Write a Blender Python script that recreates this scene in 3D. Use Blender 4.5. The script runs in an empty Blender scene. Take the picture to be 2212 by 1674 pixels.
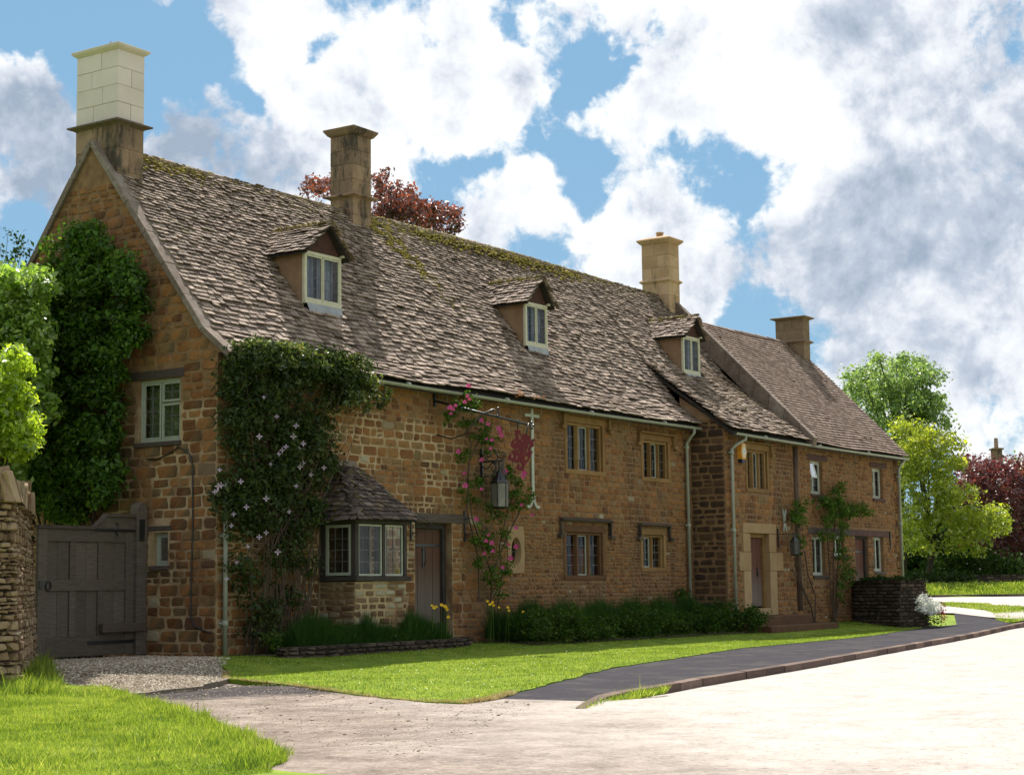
import bpy, math, random
import numpy as np
from mathutils import Vector, Matrix
PI = math.pi
rnd = random.Random(7)
rng = np.random.default_rng(7)
SC = bpy.context.scene
COL = SC.collection

# ------------------------------------------------------------------ camera
FOC, PIT, YAW, ROL = 3746.1, .1162, .5888, -.0132
CAM = Vector((-22.85, -21.64, 1.0725))
FW = Vector((math.cos(YAW)*math.cos(PIT), math.sin(YAW)*math.cos(PIT), math.sin(PIT)))
_r = Vector((math.sin(YAW), -math.cos(YAW), 0)); _u = _r.cross(FW)
RT = _r*math.cos(ROL) + _u*math.sin(ROL)
UP = -_r*math.sin(ROL) + _u*math.cos(ROL)
cd = bpy.data.cameras.new('camera'); cam = bpy.data.objects.new('camera', cd); COL.objects.link(cam)
cd.sensor_width = 36; cd.lens = FOC/2212*36; cd.clip_end = 3000; cd.clip_start = .1
cam.matrix_world = Matrix(((RT.x, UP.x, -FW.x, CAM.x), (RT.y, UP.y, -FW.y, CAM.y), (RT.z, UP.z, -FW.z, CAM.z), (0, 0, 0, 1)))
SC.camera = cam
def ray(px, py): return FW + RT*((px-1106)/FOC) - UP*((py-837)/FOC)
def at(px, py, ax, v):
    d = ray(px, py); return CAM + d*((v-CAM[ax])/d[ax])
def dep(px, py, D): return CAM + ray(px, py)*D

# ------------------------------------------------------------------ sun, sky
SUN = Vector((2.9, 2.52, 5.42)).normalized()
sl = bpy.data.lights.new('sun', 'SUN'); sl.energy = 5.0; sl.angle = math.radians(.53); sl.color = (1, .95, .87)
so = bpy.data.objects.new('sun', sl); COL.objects.link(so); so.rotation_euler = SUN.to_track_quat('Z', 'Y').to_euler()
so.location = (10, 10, 40)
SC.view_settings.view_transform = 'Standard'; SC.view_settings.look = 'None'
SC.view_settings.exposure = .85; SC.view_settings.gamma = 1; SC.view_settings.use_curve_mapping = False

class NT:
    """small helper for node trees"""
    def __init__(s, nt): s.nt = nt; s.n = nt.nodes; s.l = nt.links
    def new(s, t, **k):
        o = s.n.new(t)
        for a, b in k.items(): setattr(o, a, b)
        return o
    def put(s, sock, v):
        if isinstance(v, bpy.types.NodeSocket): s.l.new(v, sock)
        elif v is not None:
            if hasattr(sock, 'default_value') and sock.type == 'RGBA' and len(v) == 3: v = (*v, 1)
            sock.default_value = v
    def math(s, op, a, b=None, c=None, clamp=False):
        o = s.new('ShaderNodeMath', operation=op, use_clamp=clamp)
        for i, v in enumerate((a, b, c)):
            if v is not None: s.put(o.inputs[i], v)
        return o.outputs[0]
    def vmath(s, op, a, b=None, out=0):
        o = s.new('ShaderNodeVectorMath', operation=op); s.put(o.inputs[0], a)
        if b is not None: s.put(o.inputs[1], b)
        return o.outputs[out]
    def noise(s, vec, scale, detail=4, rough=.5, dist=0, out='Fac'):
        o = s.new('ShaderNodeTexNoise'); s.put(o.inputs['Vector'], vec)
        o.inputs['Scale'].default_value = scale; o.inputs['Detail'].default_value = detail
        o.inputs['Roughness'].default_value = rough; o.inputs['Distortion'].default_value = dist
        return o.outputs[out]
    def ramp(s, fac, stops):
        o = s.new('ShaderNodeValToRGB'); s.put(o.inputs[0], fac); e = o.color_ramp.elements
        while len(e) < len(stops): e.new(.5)
        for q, (p, c) in zip(e, stops): q.position = p; q.color = (*c, 1) if len(c) == 3 else c
        return o.outputs[0]
    def mix(s, f, a, b, bt='MIX'):
        o = s.new('ShaderNodeMix', data_type='RGBA', blend_type=bt)
        s.put(o.inputs[0], f); s.put(o.inputs[6], a); s.put(o.inputs[7], b); return o.outputs[2]
    def smooth(s, v, a, b, c=0., d=1.):
        o = s.new('ShaderNodeMapRange', interpolation_type='SMOOTHSTEP')
        for i, q in enumerate((v, a, b, c, d)): s.put(o.inputs[i], q)
        return o.outputs[0]

world = bpy.data.worlds.new('World'); SC.world = world; world.use_nodes = True
W = NT(world.node_tree); W.n.clear()
sky = W.new('ShaderNodeTexSky', sky_type='NISHITA', sun_disc=False)
sky.sun_elevation = math.asin(SUN.z); sky.sun_rotation = math.atan2(SUN.x, SUN.y)
sky.air_density = 1.0; sky.dust_density = .6; sky.ozone_density = 2.0
tc = W.new('ShaderNodeTexCoord'); D0 = tc.outputs['Generated']
sep = W.new('ShaderNodeSeparateXYZ'); W.put(sep.inputs[0], D0)
zz = W.math('ADD', W.math('MAXIMUM', sep.outputs[2], 0.0), .22)
cmb = W.new('ShaderNodeCombineXYZ')
W.put(cmb.inputs[0], W.math('DIVIDE', sep.outputs[0], zz)); W.put(cmb.inputs[1], W.math('DIVIDE', sep.outputs[1], zz)); W.put(cmb.inputs[2], 0.0)
P = cmb.outputs[0]
wob = W.noise(D0, 9, 5, .6, out='Color')
Dw = W.vmath('ADD', D0, W.vmath('SCALE', W.vmath('SUBTRACT', wob, (.5, .5, .5)), None))
Dw.node.inputs[1].links[0].from_node.inputs['Scale'].default_value = .09
def blobs(L):
    tot = None
    for (px, py, r, w) in L:
        c = ray(px, py).normalized()
        d = W.vmath('DISTANCE', Dw, tuple(c), out=1)
        v = W.smooth(d, r/FOC, 0.0, 0.0, w)
        tot = v if tot is None else W.math('ADD', tot, v)
    return tot
# openings of blue sky, and cloud banks
holes = blobs([(200, 40, 300, .9), (60, 40, 200, .5), (420, 40, 130, .45), (330, 190, 150, .45), (500, 130, 90, .2), (885, 85, 70, .5), (1110, 60, 90, .6), (1190, 40, 70, .4), (1270, 160, 95, .6), (1330, 110, 70, .5), (1400, 60, 60, .4), (1230, 210, 60, .4),
               (950, 400, 120, .55), (1040, 360, 110, .55), (1140, 320, 90, .5), (1260, 340, 110, .6), (1300, 400, 90, .4), (1210, 490, 80, .5), (40, 490, 130, .5), (1560, 370, 130, .5), (1660, 400, 120, .5), (1460, 300, 60, .3),
               (1640, 650, 110, .45), (1790, 700, 110, .45), (1480, 155, 50, .4), (2000, 330, 70, .1), (720, 105, 60, .45), (560, 175, 60, .4), (1700, 300, 90, .25), (460, 410, 80, .2)])
banks = blobs([(800, 200, 200, .5), (1010, 190, 200, .6), (1150, 170, 110, .5), (620, 60, 150, .5), (700, 250, 150, .4), (1160, 440, 100, .7), (1080, 420, 70, .4), (60, 230, 150, .5), (420, 280, 170, .4), (1450, 220, 150, .4), (1800, 150, 400, .5),
               (1850, 450, 260, .4), (1450, 560, 230, .45), (2050, 600, 300, .4), (1950, 780, 200, .4), (1000, 20, 70, .4), (1560, 480, 120, .25), (350, 330, 90, .4)])
n1 = W.noise(P, 1.5, 10, .56, .15)
n2 = W.noise(D0, 11, 14, .60, .25)
n5 = W.noise(D0, 34, 10, .62, .2)
tex = W.math('ADD', W.math('MULTIPLY', W.math('SUBTRACT', n2, .5), 2.3), W.math('MULTIPLY', W.math('SUBTRACT', n5, .5), 1.7))
cov = W.math('ADD', W.math('ADD', W.math('MULTIPLY', W.math('SUBTRACT', n1, .5), .8), .66), tex)
cov = W.math('SUBTRACT', W.math('ADD', cov, banks), holes)
cfac = W.smooth(cov, .38, .74)
grey = blobs([(2000, 60, 330, .75), (2130, 240, 360, .9), (1800, 40, 200, .35), (2020, 330, 200, .45), (1960, 190, 200, .45), (2080, 720, 320, .85), (1850, 560, 280, .75), (1950, 640, 220, .45), (2200, 560, 280, .6), (1480, 60, 110, .2),
              (965, 215, 90, .6), (1140, 195, 95, .65), (50, 300, 200, .7), (500, 310, 210, .7), (600, 350, 140, .4), (1850, 470, 140, .45), (1450, 440, 130, .35), (90, 380, 190, .5), (400, 300, 120, .35), (1620, 560, 140, .3), (1300, 60, 90, .2)])
up_ = W.vmath('ADD', D0, (.004, .004, .016))
rel = W.math('SUBTRACT', W.noise(up_, 11, 14, .60, .25), n2)
rel2 = W.math('SUBTRACT', W.noise(W.vmath('ADD', D0, (.002, .002, .006)), 34, 10, .62, .2), n5)
n3 = W.noise(D0, 5, 10, .62, .3)
gf = W.math('ADD', W.math('MULTIPLY', W.math('SUBTRACT', n3, .5), 2.0), W.math('MINIMUM', grey, .68))
gf = W.math('ADD', gf, W.math('ADD', W.math('MULTIPLY', rel, 2.8), W.math('MULTIPLY', rel2, .9)))
gf = W.math('ADD', gf, W.math('MULTIPLY', W.math('SUBTRACT', n2, .5), .9))
ccol = W.ramp(gf, [(.05, (.76, .78, .79)), (.34, (.62, .65, .70)), (.60, (.43, .48, .56)), (.95, (.28, .34, .43))])
bgc = W.new('ShaderNodeBackground'); W.put(bgc.inputs[0], ccol); bgc.inputs[1].default_value = .76
bgs = W.new('ShaderNodeBackground'); W.put(bgs.inputs[0], W.mix(.7, W.mix(1.0, sky.outputs[0], (.8, .85, .78), 'MULTIPLY'), (2.0, 4.1, 6.4))); bgs.inputs[1].default_value = .066
mx = W.new('ShaderNodeMixShader'); W.put(mx.inputs[0], cfac); W.l.new(bgs.outputs[0], mx.inputs[1]); W.l.new(bgc.outputs[0], mx.inputs[2])
wo = W.new('ShaderNodeOutputWorld'); W.l.new(mx.outputs[0], wo.inputs[0])

# ------------------------------------------------------------------ materials
def mat(name, stops, scale=6, detail=6, rough=.9, bump=.0, bscale=40, vary=0., spots=None, sw=.06, coord='Object', metal=0., spec=.3, streak=None, bdist=.02):
    """colour from a noise ramp; vary = tone change from piece to piece; spots = (colour, scale, threshold, amount)"""
    m = bpy.data.materials.new(name); m.use_nodes = True; T = NT(m.node_tree); b = T.n['Principled BSDF']
    co = T.new('ShaderNodeTexCoord').outputs[coord]
    if coord == 'Object' and vary:
        pass
    v = co
    if streak:
        mp = T.new('ShaderNodeMapping'); T.put(mp.inputs[0], co); mp.inputs['Scale'].default_value = streak; v = mp.outputs[0]
    f = T.noise(v, scale, detail, .6)
    pieces = None
    if vary:
        g = T.new('ShaderNodeNewGeometry').outputs['Random Per Island']
        o = T.new('ShaderNodeObjectInfo').outputs['Random']
        pieces = T.math('FRACT', T.math('ADD', g, T.math('MULTIPLY', o, 7.31)))
        f = T.math('ADD', T.math('MULTIPLY', f, 1-vary), T.math('MULTIPLY', pieces, vary))
    c = T.ramp(f, stops)
    if spots:
        for (sc_, ssc, th, am) in spots:
            s_ = T.smooth(T.noise(co if sw < .1 else T.vmath('MULTIPLY', co, (1., 1., .45)), ssc, 6, .7), th, th+sw, 0., am)
            c = T.mix(s_, c, sc_)
    T.put(b.inputs['Base Color'], c); b.inputs['Roughness'].default_value = rough
    b.inputs['Metallic'].default_value = metal; b.inputs['Specular IOR Level'].default_value = spec
    if bump:
        bp = T.new('ShaderNodeBump'); bp.inputs['Strength'].default_value = bump; bp.inputs['Distance'].default_value = bdist
        T.put(bp.inputs['Height'], T.noise(co, bscale, 8, .65)); T.l.new(bp.outputs[0], b.inputs['Normal'])
    return m

def leafmat(name, stops, trans=.45, gloss=.06, tmul=1.5, rough=.4, wt=.6, nsc=1.2):
    m = bpy.data.materials.new(name); m.use_nodes = True; T = NT(m.node_tree); T.n.clear()
    g = T.new('ShaderNodeNewGeometry')
    co = T.new('ShaderNodeTexCoord').outputs['Object']
    f = T.math('ADD', T.math('MULTIPLY', g.outputs['Random Per Island'], wt), T.math('MULTIPLY', T.math('ADD', T.noise(co, nsc, 5, .6), T.math('MULTIPLY', T.math('SUBTRACT', T.noise(co, nsc*.25, 3), .5), .8)), 1-wt))
    c = T.ramp(f, stops)
    d = T.new('ShaderNodeBsdfDiffuse'); T.put(d.inputs[0], c)
    t = T.new('ShaderNodeBsdfTranslucent'); T.put(t.inputs[0], T.mix(1.0, c, (tmul, tmul, tmul*.75), 'MULTIPLY'))
    gl = T.new('ShaderNodeBsdfGlossy'); gl.inputs[0].default_value = (1, 1, 1, 1); gl.inputs[1].default_value = rough
    a = T.new('ShaderNodeMixShader'); a.inputs[0].default_value = trans; T.l.new(d.outputs[0], a.inputs[1]); T.l.new(t.outputs[0], a.inputs[2])
    b = T.new('ShaderNodeMixShader'); b.inputs[0].default_value = gloss; T.l.new(a.outputs[0], b.inputs[1]); T.l.new(gl.outputs[0], b.inputs[2])
    o = T.new('ShaderNodeOutputMaterial'); T.l.new(b.outputs[0], o.inputs[0])
    return m

M = {}
M['stone'] = mat('ironstone', [(.22, (.085, .036, .015)), (.40, (.195, .082, .027)), (.58, (.27, .125, .042)), (.72, (.175, .110, .050)), (.86, (.32, .18, .078))], 5, 8, .95, .5, 26, .45,
                 spots=[((.11, .09, .045), 1.0, .50, .55), ((.055, .032, .018), .55, .50, .6), ((.03, .022, .016), 14, .60, .6)], sw=.12)
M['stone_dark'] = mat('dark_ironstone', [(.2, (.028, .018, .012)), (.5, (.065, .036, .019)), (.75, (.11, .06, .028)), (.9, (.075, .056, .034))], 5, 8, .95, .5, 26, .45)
M['stone_pale'] = mat('pale_limestone', [(.2, (.11, .055, .03)), (.45, (.19, .125, .07)), (.7, (.28, .225, .14)), (.9, (.36, .32, .24))], 5, 8, .95, .4, 26, .75)
M['drystone'] = mat('dry_stone', [(.2, (.13, .08, .045)), (.45, (.23, .15, .085)), (.7, (.33, .235, .145)), (.9, (.42, .34, .24))], 5, 8, .95, .7, 22, .5,
                    spots=[((.09, .08, .06), 9, .6, .6)])
M['drystone_dark'] = mat('dark_dry_stone', [(.2, (.028, .020, .015)), (.5, (.06, .042, .03)), (.8, (.11, .08, .056))], 5, 8, .95, .7, 22, .5,
                    spots=[((.05, .06, .015), 5, .58, .7)])
M['ashlar'] = mat('dressed_stone', [(.3, (.165, .088, .030)), (.55, (.23, .130, .048)), (.75, (.28, .175, .075))], 3, 7, .9, .25, 40, .3,
                  spots=[((.12, .09, .05), 4, .62, .55)])
M['ashlar_pale'] = mat('new_dressed_stone', [(.3, (.27, .175, .085)), (.7, (.35, .24, .125))], 3, 6, .9, .15, 50, .3)
M['ashlar_brown'] = mat('brown_dressed_stone', [(.3, (.085, .040, .018)), (.6, (.135, .066, .027)), (.8, (.18, .10, .045))], 4, 7, .9, .25, 40, .3)
M['chim_pale'] = mat('chimney_render', [(.3, (.56, .475, .42)), (.7, (.66, .57, .515))], 2.5, 6, .9, .15, 40, .35, spots=[((.42, .36, .27), 2.2, .66, .4)])
M['chim_old'] = mat('weathered_chimney', [(.3, (.15, .10, .066)), (.55, (.265, .172, .108)), (.8, (.37, .255, .165))], 2.0, 8, .95, .3, 40, .3,
                    spots=[((.035, .03, .024), 2.6, .46, .9), ((.10, .10, .05), 5, .52, .45)], sw=.2)
M['chim_gold'] = mat('golden_chimney', [(.3, (.32, .195, .10)), (.7, (.47, .32, .19))], 2.4, 8, .95, .25, 40, .35, spots=[((.10, .08, .045), 2.2, .52, .7)], sw=.2)
M['chim_rough'] = mat('rendered_chimney', [(.3, (.14, .09, .055)), (.7, (.24, .165, .10))], 6, 8, .95, .6, 60, .2)
M['slate'] = mat('stone_slate', [(.15, (.085, .058, .042)), (.38, (.175, .125, .095)), (.58, (.29, .215, .168)), (.8, (.44, .335, .27)), (.95, (.64, .54, .45))], 7, 8, .85, .9, 30, .5,
                 spots=[((.03, .022, .018), 9, .56, .85), ((.12, .09, .03), 2.2, .60, .5)])
M['slate_dark'] = mat('dark_stone_slate', [(.2, (.05, .038, .032)), (.55, (.12, .085, .07)), (.85, (.24, .18, .15)), (.98, (.45, .42, .40))], 7, 8, .9, .7, 30, .6,
                 spots=[((.02, .02, .012), 9, .56, .8)])
M['tile'] = mat('plain_roof_tile', [(.2, (.13, .085, .066)), (.5, (.22, .15, .12)), (.8, (.32, .23, .19)), (.98, (.44, .37, .32))], 7, 8, .85, .5, 30, .55,
                spots=[((.06, .05, .04), 7, .66, .6)])
M['deck'] = mat('roof_underlay', [(.3, (.02, .016, .014)), (.7, (.045, .035, .03))], 8)
M['mortar_roof'] = mat('weathered_coping', [(.3, (.11, .08, .06)), (.55, (.18, .135, .105)), (.8, (.29, .24, .20))], 6, 8, .95, .5, 30, .3, spots=[((.06, .05, .035), 7, .6, .7)])
M['moss'] = mat('moss', [(.2, (.05, .042, .010)), (.5, (.19, .15, .018)), (.8, (.42, .34, .05))], 9, 5, 1., 0, 40, .5)
M['plaster'] = mat('ochre_render', [(.3, (.20, .115, .062)), (.6, (.27, .165, .095)), (.8, (.2, .155, .11))], 3, 7, .95, .2, 60, spots=[((.17, .14, .11), 2.5, .58, .5)])
M['redboard'] = mat('red_brown_render', [(.3, (.045, .020, .015)), (.7, (.085, .036, .026))], 5, 7, .9, .3, 50)
M['cream'] = mat('cream_paint', [(.3, (.44, .41, .29)), (.7, (.54, .51, .38))], 10, 5, .6)
M['greenpaint'] = mat('sage_paint', [(.3, (.29, .31, .24)), (.7, (.36, .38, .30))], 10, 5, .6)
M['gutter'] = mat('gutter_paint', [(.3, (.25, .26, .20)), (.7, (.32, .33, .26))], 5, 5, .5)
M['tie'] = mat('pale_iron_paint', [(.3, (.33, .34, .27)), (.7, (.42, .43, .35))], 5, 5, .5)
M['white'] = mat('white_paint', [(.3, (.55, .57, .53)), (.7, (.68, .69, .64))], 10, 4, .5)
M['iron'] = mat('black_iron', [(.3, (.008, .008, .009)), (.7, (.018, .018, .02))], 20, 4, .35, .2, 80, spec=.6)
M['lead'] = mat('lead_sheet', [(.3, (.22, .23, .25)), (.7, (.34, .35, .37))], 6, 5, .5, .2, 20)
M['leading'] = mat('window_leading', [(.3, (.09, .09, .09)), (.7, (.15, .15, .145))], 6, 3, .5)
M['oak'] = mat('grey_oak', [(.3, (.075, .060, .044)), (.6, (.125, .100, .080)), (.8, (.19, .155, .125))], 5, 7, .9, .5, 30, .2, streak=(1, 1, 9))
M['beam'] = mat('weathered_beam', [(.3, (.045, .034, .028)), (.7, (.11, .082, .066))], 4, 7, .9, .6, 30, .2, streak=(1, 6, 9))
M['redbeam'] = mat('red_brown_beam', [(.3, (.055, .028, .024)), (.7, (.10, .05, .042))], 4, 7, .9, .5, 30, .2)
M['frameoak'] = mat('dark_bay_oak', [(.3, (.028, .022, .018)), (.7, (.06, .047, .04))], 4, 7, .9, .5, 30, .2)
M['vent'] = mat('rust_brown_pipe', [(.3, (.07, .045, .03)), (.7, (.14, .09, .06))], 4, 7, .9, .3, 30)
M['red_sign'] = mat('oxblood_paint', [(.3, (.11, .008, .012)), (.7, (.15, .012, .018))], 5, 4, .45, .05, 40)
M['curt_blue'] = mat('blue_curtain', [(.3, (.22, .20, .27)), (.5, (.34, .33, .44)), (.7, (.45, .46, .62))], 4, 4, .9, streak=(9, 1, .4))
M['curt_grey'] = mat('grey_curtain', [(.3, (.05, .045, .038)), (.7, (.16, .145, .12))], 4, 4, .9, streak=(14, 8, .4))
M['curt_red'] = mat('red_curtain', [(.3, (.16, .03, .02)), (.7, (.30, .07, .05))], 4, 4, .9, streak=(9, 1, .4))
M['blind'] = mat('cream_blind', [(.3, (.30, .27, .16)), (.7, (.42, .39, .26))], 4, 4, .8)
M['bark'] = mat('bark', [(.3, (.03, .022, .016)), (.7, (.08, .06, .045))], 10, 6, .95, .6, 30)
M['stem'] = mat('brown_stem', [(.3, (.045, .03, .02)), (.7, (.10, .065, .045))], 10, 4, .9)
M['pink'] = leafmat('rose_petals', [(.2, (.30, .012, .09)), (.5, (.55, .04, .22)), (.9, (.85, .22, .45))], .3, .03, 1.2)
M['lilac'] = leafmat('clematis_petals', [(.2, (.40, .28, .42)), (.8, (.62, .48, .60))], .3, .03, 1.1)
M['yellow'] = leafmat('poppy_petals', [(.2, (.75, .42, .01)), (.8, (.9, .6, .02))], .3, .03, 1.2)
M['whitefl'] = leafmat('white_petals', [(.2, (.75, .76, .74)), (.8, (.85, .86, .84))], .4, .03, 1.1)
M['redfl'] = leafmat('red_valerian_petals', [(.2, (.22, .02, .03)), (.8, (.5, .06, .1))], .4, .03, 1.4)
M['orangeplant'] = leafmat('dry_orange_plant', [(.2, (.45, .16, .07)), (.8, (.65, .3, .14))], .4, .03, 1.2)
M['lf_ivy'] = leafmat('dark_climber_leaf', [(.1, (.012, .032, .006)), (.5, (.055, .125, .012)), (.9, (.13, .22, .025))], .4, .015, 1.7)
M['lf_clem'] = leafmat('clematis_leaf', [(.1, (.012, .024, .007)), (.45, (.034, .058, .014)), (.8, (.08, .095, .024)), (.95, (.10, .055, .035))], .4, .012, 1.7, .4)
M['lf_clembright'] = leafmat('clematis_bright_leaf', [(.1, (.04, .06, .012)), (.6, (.10, .14, .02)), (.95, (.20, .14, .06))], .45, .06, 1.7)
M['lf_rose'] = leafmat('rose_leaf', [(.1, (.022, .05, .008)), (.6, (.065, .125, .015)), (.95, (.16, .24, .035))], .4, .01, 1.6)
M['lf_bright'] = leafmat('bright_shrub_leaf', [(.1, (.09, .16, .008)), (.5, (.22, .32, .015)), (.9, (.42, .50, .04))], .55, .04, 1.7)
M['lf_leftree'] = leafmat('sunlit_leaf', [(.1, (.05, .11, .012)), (.5, (.15, .25, .03)), (.9, (.32, .42, .08))], .5, .05, 1.8)
M['lf_lav'] = leafmat('lavender_leaf', [(.1, (.012, .035, .010)), (.6, (.035, .090, .016)), (.95, (.08, .15, .035))], .35, .005, 1.4)
M['lf_hedge'] = leafmat('low_hedge_leaf', [(.1, (.012, .032, .006)), (.6, (.045, .092, .010)), (.95, (.12, .15, .03))], .4, .008, 1.5)
M['lf_tall'] = leafmat('fresh_tree_leaf', [(.1, (.06, .12, .025)), (.5, (.14, .22, .05)), (.9, (.30, .38, .14))], .5, .04, 1.7)
M['lf_maple'] = leafmat('yellow_green_leaf', [(.1, (.10, .14, .012)), (.5, (.25, .30, .02)), (.9, (.46, .47, .06))], .5, .05, 1.8)
M['lf_purple'] = leafmat('purple_leaf', [(.1, (.035, .008, .010)), (.5, (.09, .018, .022)), (.9, (.19, .045, .045))], .45, .06, 1.7)
M['lf_beech'] = leafmat('copper_leaf', [(.1, (.025, .010, .008)), (.5, (.08, .022, .015)), (.9, (.24, .05, .03))], .5, .08, 1.8)
M['lf_dark'] = leafmat('dark_green_leaf', [(.1, (.012, .03, .006)), (.6, (.03, .062, .010)), (.95, (.06, .10, .016))], .35, .01, 1.5)
M['lf_pale'] = leafmat('grey_green_leaf', [(.1, (.10, .12, .04)), (.6, (.19, .2, .08)), (.95, (.3, .3, .14))], .4, .03, 1.5)
M['drygrass'] = leafmat('dry_grass', [(.2, (.22, .16, .06)), (.8, (.5, .42, .2))], .3, .02, 1.3)
M['grass'] = leafmat('grass_blade', [(.22, (.035, .075, .008)), (.42, (.12, .19, .015)), (.62, (.25, .32, .03)), (.85, (.50, .50, .12))], .5, .02, 1.4, wt=.5, nsc=2.6)

def simple_glass():
    m = bpy.data.materials.new('window_glass'); m.use_nodes = True; T = NT(m.node_tree); T.n.clear()
    fr = T.new('ShaderNodeFresnel'); fr.inputs[0].default_value = 1.5
    tr = T.new('ShaderNodeBsdfTransparent'); tr.inputs[0].default_value = (.72, .76, .74, 1)
    gl = T.new('ShaderNodeBsdfGlossy'); gl.inputs[1].default_value = .03; gl.inputs[0].default_value = (.95, .97, 1, 1)
    co = T.new('ShaderNodeTexCoord').outputs['Object']
    bp = T.new('ShaderNodeBump'); bp.inputs['Strength'].default_value = .12; bp.inputs['Distance'].default_value = .02
    T.put(bp.inputs['Height'], T.noise(co, 7, 3)); T.l.new(bp.outputs[0], gl.inputs['Normal'])
    a = T.new('ShaderNodeMixShader'); T.put(a.inputs[0], T.math('ADD', T.math('MULTIPLY', fr.outputs[0], .5), .008, clamp=True))
    T.l.new(tr.outputs[0], a.inputs[1]); T.l.new(gl.outputs[0], a.inputs[2])
    o = T.new('ShaderNodeOutputMaterial'); T.l.new(a.outputs[0], o.inputs[0]); return m
M['glass'] = simple_glass()
M['lampglass'] = mat('frosted_lamp_glass', [(.3, (.12, .11, .095)), (.7, (.24, .22, .19))], 4, 4, .25)
M['darkglass'] = mat('dark_lamp_glass', [(.3, (.05, .045, .04)), (.7, (.10, .09, .08))], 4, 4, .15)

def wallmortar():
    """wall face between the stones: pale repointing on one stretch, brown elsewhere"""
    m = bpy.data.materials.new('wall_mortar'); m.use_nodes = True; T = NT(m.node_tree); b = T.n['Principled BSDF']
    co = T.new('ShaderNodeTexCoord').outputs['Object']; s = T.new('ShaderNodeSeparateXYZ'); T.put(s.inputs[0], co)
    n = T.noise(co, .7, 5, .6)
    a = T.math('MULTIPLY', T.smooth(T.math('ADD', s.outputs[0], T.math('MULTIPLY', n, 2.5)), 8.2, 8.9, 1., 0.), T.smooth(T.math('ADD', s.outputs[2], T.math('MULTIPLY', n, 1.2)), 5.0, 5.4, 1., 0.))
    a = T.math('MULTIPLY', a, T.smooth(T.noise(co, 1.3, 5), .38, .56))
    brown = T.ramp(T.noise(co, 5, 6), [(.3, (.14, .075, .034)), (.7, (.25, .145, .068))])
    pale = T.ramp(T.noise(co, 8, 6), [(.3, (.30, .205, .11)), (.7, (.44, .32, .185))])
    T.put(b.inputs['Base Color'], T.mix(a, brown, pale)); b.inputs['Roughness'].default_value = 1
    bp = T.new('ShaderNodeBump'); bp.inputs['Strength'].default_value = .5; bp.inputs['Distance'].default_value = .01
    T.put(bp.inputs['Height'], T.noise(co, 30, 6)); T.l.new(bp.outputs[0], b.inputs['Normal'])
    return m
M['mortar'] = wallmortar()
M['mortar_dark'] = mat('dark_joint', [(.3, (.035, .026, .018)), (.7, (.08, .058, .04))], 8)

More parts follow.
